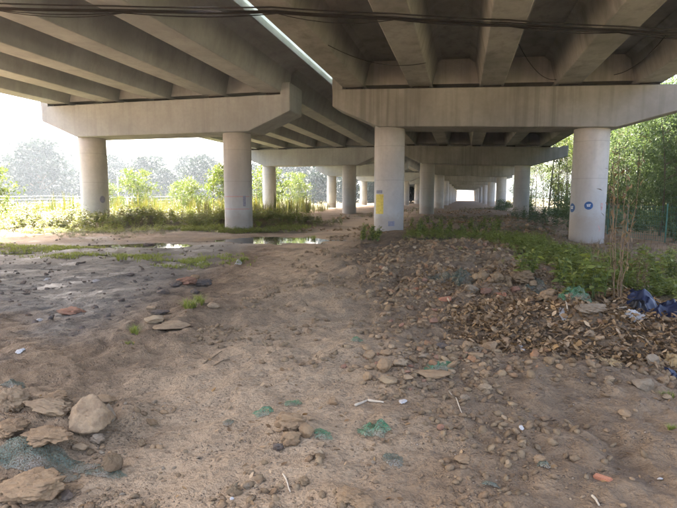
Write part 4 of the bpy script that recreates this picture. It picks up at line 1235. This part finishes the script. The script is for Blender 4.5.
HERB = [herb_meshes(201 + i, 0.62, 8, 0.13, 0.5) for i in range(4)]
rs = np.random.RandomState(33)
hp = []
while len(hp) < 46:
    px, py = rs.uniform(520, 690), rs.uniform(256, 306)
    if py < 256 + 0.20 * max(0, 600 - px) or (py > 290 and px < 560) or (px > 630 and py > 296): continue
    hp.append((px, py))
for px, py in hp:
    p = spot(px, py)
    sc_ = rs.uniform(0.6, 1.15)
    plant('leafy_weed', HERB[rs.randint(4)], p, rs.uniform(0, 6.28), sc_, M['leaf_fresh'], M['stem'], describe(('tall' if sc_ > 0.95 else 'low' if sc_ < 0.75 else 'middling') + ' green leafy weed', px, py, 'green weeds behind the leaf heap'), 'green weeds behind the leaf heap')
HB2 = [herb_meshes(221 + i, 0.45, 9, 0.10, 0.45) for i in range(3)]
for k in range(44):
    px, py = rs.uniform(405, 500), rs.uniform(222, 237)
    p = spot(px, py)
    sc_ = rs.uniform(0.8, 1.5)
    plant('leafy_weed', HB2[rs.randint(3)], p, rs.uniform(0, 6.28), sc_, M['leaf_fresh'], M['stem'], describe(('bushy' if sc_ > 1.25 else 'small' if sc_ < 0.95 else 'mid-sized') + ' green weed', px, py, 'weeds between the near right columns'), 'weeds between the near right columns')
for k in range(16):
    px, py = rs.uniform(362, 380), rs.uniform(228, 243)
    p = spot(px, py)
    sc_ = rs.uniform(0.7, 1.3)
    plant('leafy_weed', HB2[rs.randint(3)], p, rs.uniform(0, 6.28), sc_, M['leaf_fresh'], M['stem'], describe(('bushy' if sc_ > 1.25 else 'small' if sc_ < 0.95 else 'mid-sized') + ' green weed', px, py, 'weeds left of the column'), 'weeds left of the column')

def blade_templates(n, rs, h=1.0, w=0.03, blades=14, spread=0.45):
    out = []
    for _ in range(n):
        VV, FF = [], []
        for b in range(blades):
            a = rs.uniform(0, 6.28); L = h * rs.uniform(0.5, 1.1); sp = spread * rs.uniform(0.1, 1)
            dx, dy = math.cos(a), math.sin(a); bx, by = rs.normal(0, 0.06 * h, 2)
            sx, sy = -dy * w, dx * w
            k = len(VV)
            VV += [(bx - sx, by - sy, -0.04), (bx + sx, by + sy, -0.04),
                   (bx + dx * sp * L * 0.4 + sx * 0.8, by + dy * sp * L * 0.4 + sy * 0.8, L * 0.6), (bx + dx * sp * L * 0.4 - sx * 0.8, by + dy * sp * L * 0.4 - sy * 0.8, L * 0.6),
                   (bx + dx * sp * L + sx * 0.1, by + dy * sp * L + sy * 0.1, L * 0.9), (bx + dx * sp * L - sx * 0.1, by + dy * sp * L - sy * 0.1, L * 0.9)]
            FF += [(k, k + 1, k + 2, k + 3), (k + 3, k + 2, k + 4, k + 5)]
        out.append((np.array(VV), np.array(FF)))
    return out
BL = blade_templates(5, rs, 0.62, 0.016, 30, 1.5)
for k, (px, py, w, lb) in enumerate([(136, 333, 22, 'green weed tuft left of the broad flat slab'), (188, 309, 30, 'green weed tuft behind the broad flat slab'), (200, 303, 24, 'grass tuft right behind the flat slabs'),
                                 (118, 260, 20, 'grass tuft on wet mud, right of the green strip'), (665, 398, 16, 'small green tuft at the right edge below the leaf heap'),
                                 (672, 430, 14, 'small green weed near the right edge of the foreground'), (245, 262, 16, 'thin grass tuft beside the track'), (312, 240, 14, 'grass clump right of the round puddle'),
                                 (260, 226, 15, 'grass clump at the right foot of the near left column'), (222, 228, 14, 'grass clump at the left foot of the near left column'),
                                 (128, 344, 9, 'tiny weed tuft on the left dirt below the slabs')]):
    p = spot(px, py); s = mpp(p) * w * 0.62
    VV = np.concatenate([BL[q][0] + np.array([rs.normal(0, 0.34), rs.normal(0, 0.34), 0]) for q in range(5)])
    off = 0; FF = []
    for q in range(5): FF.append(BL[q][1] + off); off += len(BL[q][0])
    me = arrays_mesh('grass_tuft', VV, np.concatenate(FF))
    tag(link('grass_tuft', me, M['leaf_fresh'], None, p, (0, 0, k), s), lb, 'grass')

def d_strip(x, y):
    g1 = gauss(x, y, -8.6, 11.7, 2.6, 0.55, 0.22, 2) + gauss(x, y, -12.3, 12.6, 2.5, 0.7, 0.2, 2) + gauss(x, y, -6.3, 11.0, 1.3, 0.8)
    return np.clip(g1 - 0.15, 0, 1) * sstep(0.4, 0.6, fbm(x * 1.5, y * 1.5, 71))
x, y = sample(3000, -26, -4, 8, 18, d_strip, rs)
scatter('grass', blade_templates(5, rs, 1.0, 0.035, 9, 1.3), ground_pts(x, y), rs.uniform(0.035, 0.11, len(x)), M['leaf_fresh'], 'thin green grass in strips across the mud', 'grass', rs, 0.1, (0.7, 1.1))

# weeds around the open ground
def d_left(x, y):
    n = fbm(x * 0.35, y * 0.35, 81)
    m = sstep(-15.5, -17.5, x + (n - 0.5) * 4) * sstep(15.5, 18.5, y + 0.35 * (x + 16) * -0.35)
    return np.clip(m * sstep(0.30, 0.55, n + 0.12), 0, 1)
hm = [herb_proto(241 + i, 0.9, 6, 0.16, 0.42, 0.25, 8)[1] for i in range(5)]
x = rs.uniform(-60, -15.5, 30000); y = rs.uniform(15, 62, 30000)
k = rs.rand(30000) < d_left(x, y) * np.clip(1.2 - np.hypot(x + 17, y - 17) / 55, 0.15, 1); x, y = x[k][:4200], y[k][:4200]
scatter('yellow_weeds', hm, ground_pts(x, y), rs.uniform(0.55, 1.25, len(x)), M['leaf_gold'], 'sunlit yellow-green weeds beyond the left columns', 'weeds', rs, 0.05, (0.8, 1.2))
x = rs.uniform(-34, -10, 9000); y = rs.uniform(26, 62, 9000)
k = rs.rand(9000) < sstep(0.44, 0.58, fbm(x * 0.5, y * 0.5, 85)) * (x < -12 - 0.1 * (y - 26)); x, y = x[k][:1700], y[k][:1700]
scatter('tall_grass', blade_templates(4, rs, 1.0, 0.012, 9, 0.3), ground_pts(x, y), (0.5 + 1.4 * rs.rand(len(x)) ** 1.5), M['leaf_gold'], 'tall yellowing grass behind the left columns', 'grass', rs, 0.05, (0.8, 1.2))
bx_, by_ = [], []
for q in range(1700):
    (ax, ay), (cx_, cy_) = [(BERM[i], BERM[i + 1]) for i in range(len(BERM) - 1)][rs.randint(len(BERM) - 1)]
    t_ = rs.rand(); bx_.append(ax + (cx_ - ax) * t_ + rs.normal(0, 1.0)); by_.append(ay + (cy_ - ay) * t_ + rs.normal(0, 1.1) + 0.5)
scatter('berm_weeds', hm, ground_pts(np.array(bx_), np.array(by_)), rs.uniform(0.12, 0.85, 1700), M['leaf_gold2'], 'dull green weeds growing over the spoil bank at left', 'weeds', rs, 0.05, (0.8, 1.2))
x = np.concatenate([rs.uniform(8.4, 20, 1500), rs.uniform(3.5, 8.5, 260)]); y = np.concatenate([rs.uniform(21, 60, 1500), rs.uniform(27, 60, 260)])
k = np.concatenate([np.ones(1500, bool), fbm(x[1500:] * 0.4, y[1500:] * 0.4, 87) > 0.52])
scatter('undergrowth', hm, ground_pts(x[k], y[k]), rs.uniform(0.6, 1.5, k.sum()), M['leaf_mid'], 'green undergrowth at the foot of the right grove', 'undergrowth', rs, 0.05, (0.8, 1.2))
x = np.concatenate([rs.uniform(-2.2, 3.2, 900), rs.normal(3.0, 1.0, 700)]); y = np.concatenate([rs.uniform(17.5, 22.5, 900), rs.normal(11.5, 2.0, 700)])
k = rs.rand(len(x)) < zones(x, y)[4] + 0.05
scatter('ground_weeds', [herb_proto(261 + i, 0.5, 6, 0.10, 0.45, 0.4, 7)[1] for i in range(4)], ground_pts(x[k], y[k]), rs.uniform(0.3, 0.8, k.sum()), M['leaf_fresh'], 'low green ground cover of weeds right of the rubble mound', 'weeds', rs, 0.05, (0.8, 1.2))
x = rs.uniform(2, 8.5, 500); y = rs.uniform(12, 24, 500)
scatter('dry_grass', blade_templates(4, rs, 1.0, 0.014, 8, 0.6), ground_pts(x, y), rs.uniform(0.1, 0.4, 500), M['leaf_dry'], 'dry thin grass on the bare strip by the right column', 'grass', rs, 0.1, (0.7, 1.1))

x = rs.uniform(-23, -7.5, 9000); y = rs.uniform(17, 28, 9000)
k = rs.rand(9000) < sstep(0.2, 0.6, gauss(x, y, -14.5, 21.6, 7.8, 2.3, 0.38, 4)) * sstep(0.40, 0.58, fbm(x * 0.8, y * 0.8, 83)); x, y = x[k][:2200], y[k][:2200]
scatter('low_weeds', [herb_proto(271 + i, 0.5, 6, 0.12, 0.45, 0.5, 7)[1] for i in range(4)], ground_pts(x, y), rs.uniform(0.25, 0.7, len(x)), M['leaf_fresh'], 'low green weeds between the mud and the spoil bank', 'weeds', rs, 0.05, (0.7, 1.1))
x = rs.uniform(-9, 7.5, 5000); y = 24 + 50 * rs.rand(5000) ** 1.3
k = rs.rand(5000) < sstep(0.50, 0.64, fbm(x * 0.35 + 9, y * 0.2, 219)); x, y = x[k][:700], y[k][:700]
scatter('aisle_weeds', [herb_proto(291 + i, 0.5, 6, 0.12, 0.45, 0.6, 7)[1] for i in range(3)], ground_pts(x, y), rs.uniform(0.3, 0.9, len(x)), M['leaf_olive'], 'low dull weeds on the ground down the long aisle', 'weeds', rs, 0.05, (0.6, 1.0))
x = rs.uniform(-24, -9, 4000); y = rs.uniform(15.5, 21, 4000)
k = rs.rand(4000) < 0.6 * sstep(-10.5, -15, x) * sstep(0.42, 0.6, fbm(x * 0.9, y * 0.9, 223)); x, y = x[k][:900], y[k][:900]
scatter('edge_weeds', [herb_proto(311 + i, 0.4, 6, 0.10, 0.45, 0.6, 7)[1] for i in range(3)], ground_pts(x, y), rs.uniform(0.2, 0.7, len(x)), M['leaf_olive'], 'thin low weeds on the sunlit soil at the edge of the mud', 'weeds', rs, 0.05, (0.6, 1.0))
t_ = rs.rand(1700); x = 1.7 + 2.0 * t_ + rs.normal(0, 0.62, 1700); y = 18.2 - 9.0 * t_ + rs.normal(0, 0.5, 1700)
k = fbm(x * 1.3, y * 1.3, 89) > 0.42
scatter('strip_weeds', [herb_proto(281 + i, 0.5, 6, 0.11, 0.45, 0.6, 7)[1] for i in range(4)], ground_pts(x[k], y[k]), rs.uniform(0.3, 0.85, k.sum()), M['leaf_fresh'], 'light green weeds in a strip from the column base to the blue tarpaulin', 'weeds', rs, 0.05, (0.7, 1.1))

# tall dead stalks
def dead_proto(seed, H, n=7):
    rs = np.random.RandomState(seed); mb = MB(); C, D = [], []
    for s in range(n):
        a = rs.uniform(0, 6.28); L = H * rs.uniform(0.55, 1.0); sp = rs.uniform(0.02, 0.12)
        pts = [(math.cos(a) * sp * L * t + rs.normal(0, 0.008) + math.cos(a) * 0.05, math.sin(a) * sp * L * t + rs.normal(0, 0.008) + math.sin(a) * 0.05, L * t - 0.03) for t in np.linspace(0, 1, 9)]
        mb.tube(pts, [0.006 * (1 - 0.75 * i / 8) for i in range(9)], 5, False)
        for q in range(34):
            i = rs.randint(1, 9); C.append(np.array(pts[i]) + rs.normal(0, 0.03, 3))
            d = rs.normal(size=3); d[2] += 0.3; D.append(d / np.linalg.norm(d))
    C, D = np.array(C), np.array(D); L = rs.uniform(0.03, 0.10, len(C))
    V, Fc = leaf_quads(C, L, L * 0.35, D, np.tile([[0, 0.1, 1.0]], (len(C), 1)))
    return mb.mesh('stem', True), arrays_mesh('foliage', V, Fc)
for k, (px, py, H, n, lb) in enumerate([(617, 298, 2.0, 8, 'tallest dead brown weed stalks before the right column'), (588, 290, 0.85, 6, 'short dead brown stalks left of the tallest dead stalks'),
                                    (640, 294, 0.80, 6, 'dead brown stalks right of the tallest dead stalks'), (600, 275, 0.6, 5, 'small dead stalks behind the green weeds')]):
    plant('dead_weed', dead_proto(301 + k, H, n), spot(px, py), k, 1.0, M['leaf_dry'], M['dead'], lb, 'dead stalks in the weed strip')

# ------------------------------------------------------------------ fences and poles
def mesh_fence(name, pts, H, post_mat, wire_mat, label, dv, dh, wr):
    root = empty(name, (pts[0][0], pts[0][1], h1(*pts[0]))); o0 = root.location
    tag(root, label, 'fence')
    for a, b in zip(pts[:-1], pts[1:]):
        L = math.hypot(b[0] - a[0], b[1] - a[1])
        za, zb_ = h1(*a), h1(*b)
        pm = MB().tube([(0, 0, -0.3), (0, 0, H + 0.08)], 0.03, 8)
        link('post', pm.mesh('post'), post_mat, root, (a[0] - o0.x, a[1] - o0.y, za - o0.z))
        wb = MB()
        at = lambda t, z: (a[0] + (b[0] - a[0]) * t - o0.x, a[1] + (b[1] - a[1]) * t - o0.y, za + (zb_ - za) * t + z - o0.z)
        for i in range(int(H / dh) + 1): wb.tube([at(0, 0.05 + i * dh), at(1, 0.05 + i * dh)], wr, 3, False)
        if dv:
            for i in range(1, int(L / dv)): wb.tube([at(i * dv / L, 0.03), at(i * dv / L, H)], wr, 3, False)
        wb.build('wire_panel', wire_mat, root)
    return root
mesh_fence('wire_fence', [(9.2, 17.4), (8.6, 20.0), (8.0, 22.8), (7.4, 25.6), (7.3, 28.4), (7.4, 31.2)], 1.5, M['fence_green'], M['fence_green'],
           'green wire mesh fence in front of the right grove', 0.16, 0.2, 0.008)
mesh_fence('wire_fence', [(-48, 34), (-43, 37), (-38, 40), (-33, 43), (-28, 46)], 1.5, M['fence_grey'], M['fence_grey'],
           'pale wire fence far behind the left weeds', 0, 0.3, 0.012)
p = spot(119, 209)
tag(MB().tube([(0, 0, -0.4), (0, 0, 4.2)], [0.09, 0.06], 10).build('utility_pole', M['post'], None, True, p), 'thin pale pole right of the far left column', 'pole')

# ------------------------------------------------------------------ hazy air
hz = MB().box(-430, 430, -140, 640, -2.6, 20.0).mesh('haze')
hm_, hnt, hb = new_mat('hazy_air')
hnt.nodes.remove(hb)
pv = hnt.nodes.new('ShaderNodeVolumePrincipled')
pv.inputs['Color'].default_value = (0.78, 0.88, 0.96, 1)
pv.inputs['Density'].default_value = 0.00055
pv.inputs['Anisotropy'].default_value = 0.3
hnt.links.new(pv.outputs[0], hnt.nodes['Material Output'].inputs['Volume'])
ho = link('haze', hz, hm_)
tag(ho, 'thin pale haze in the air', kind='stuff')
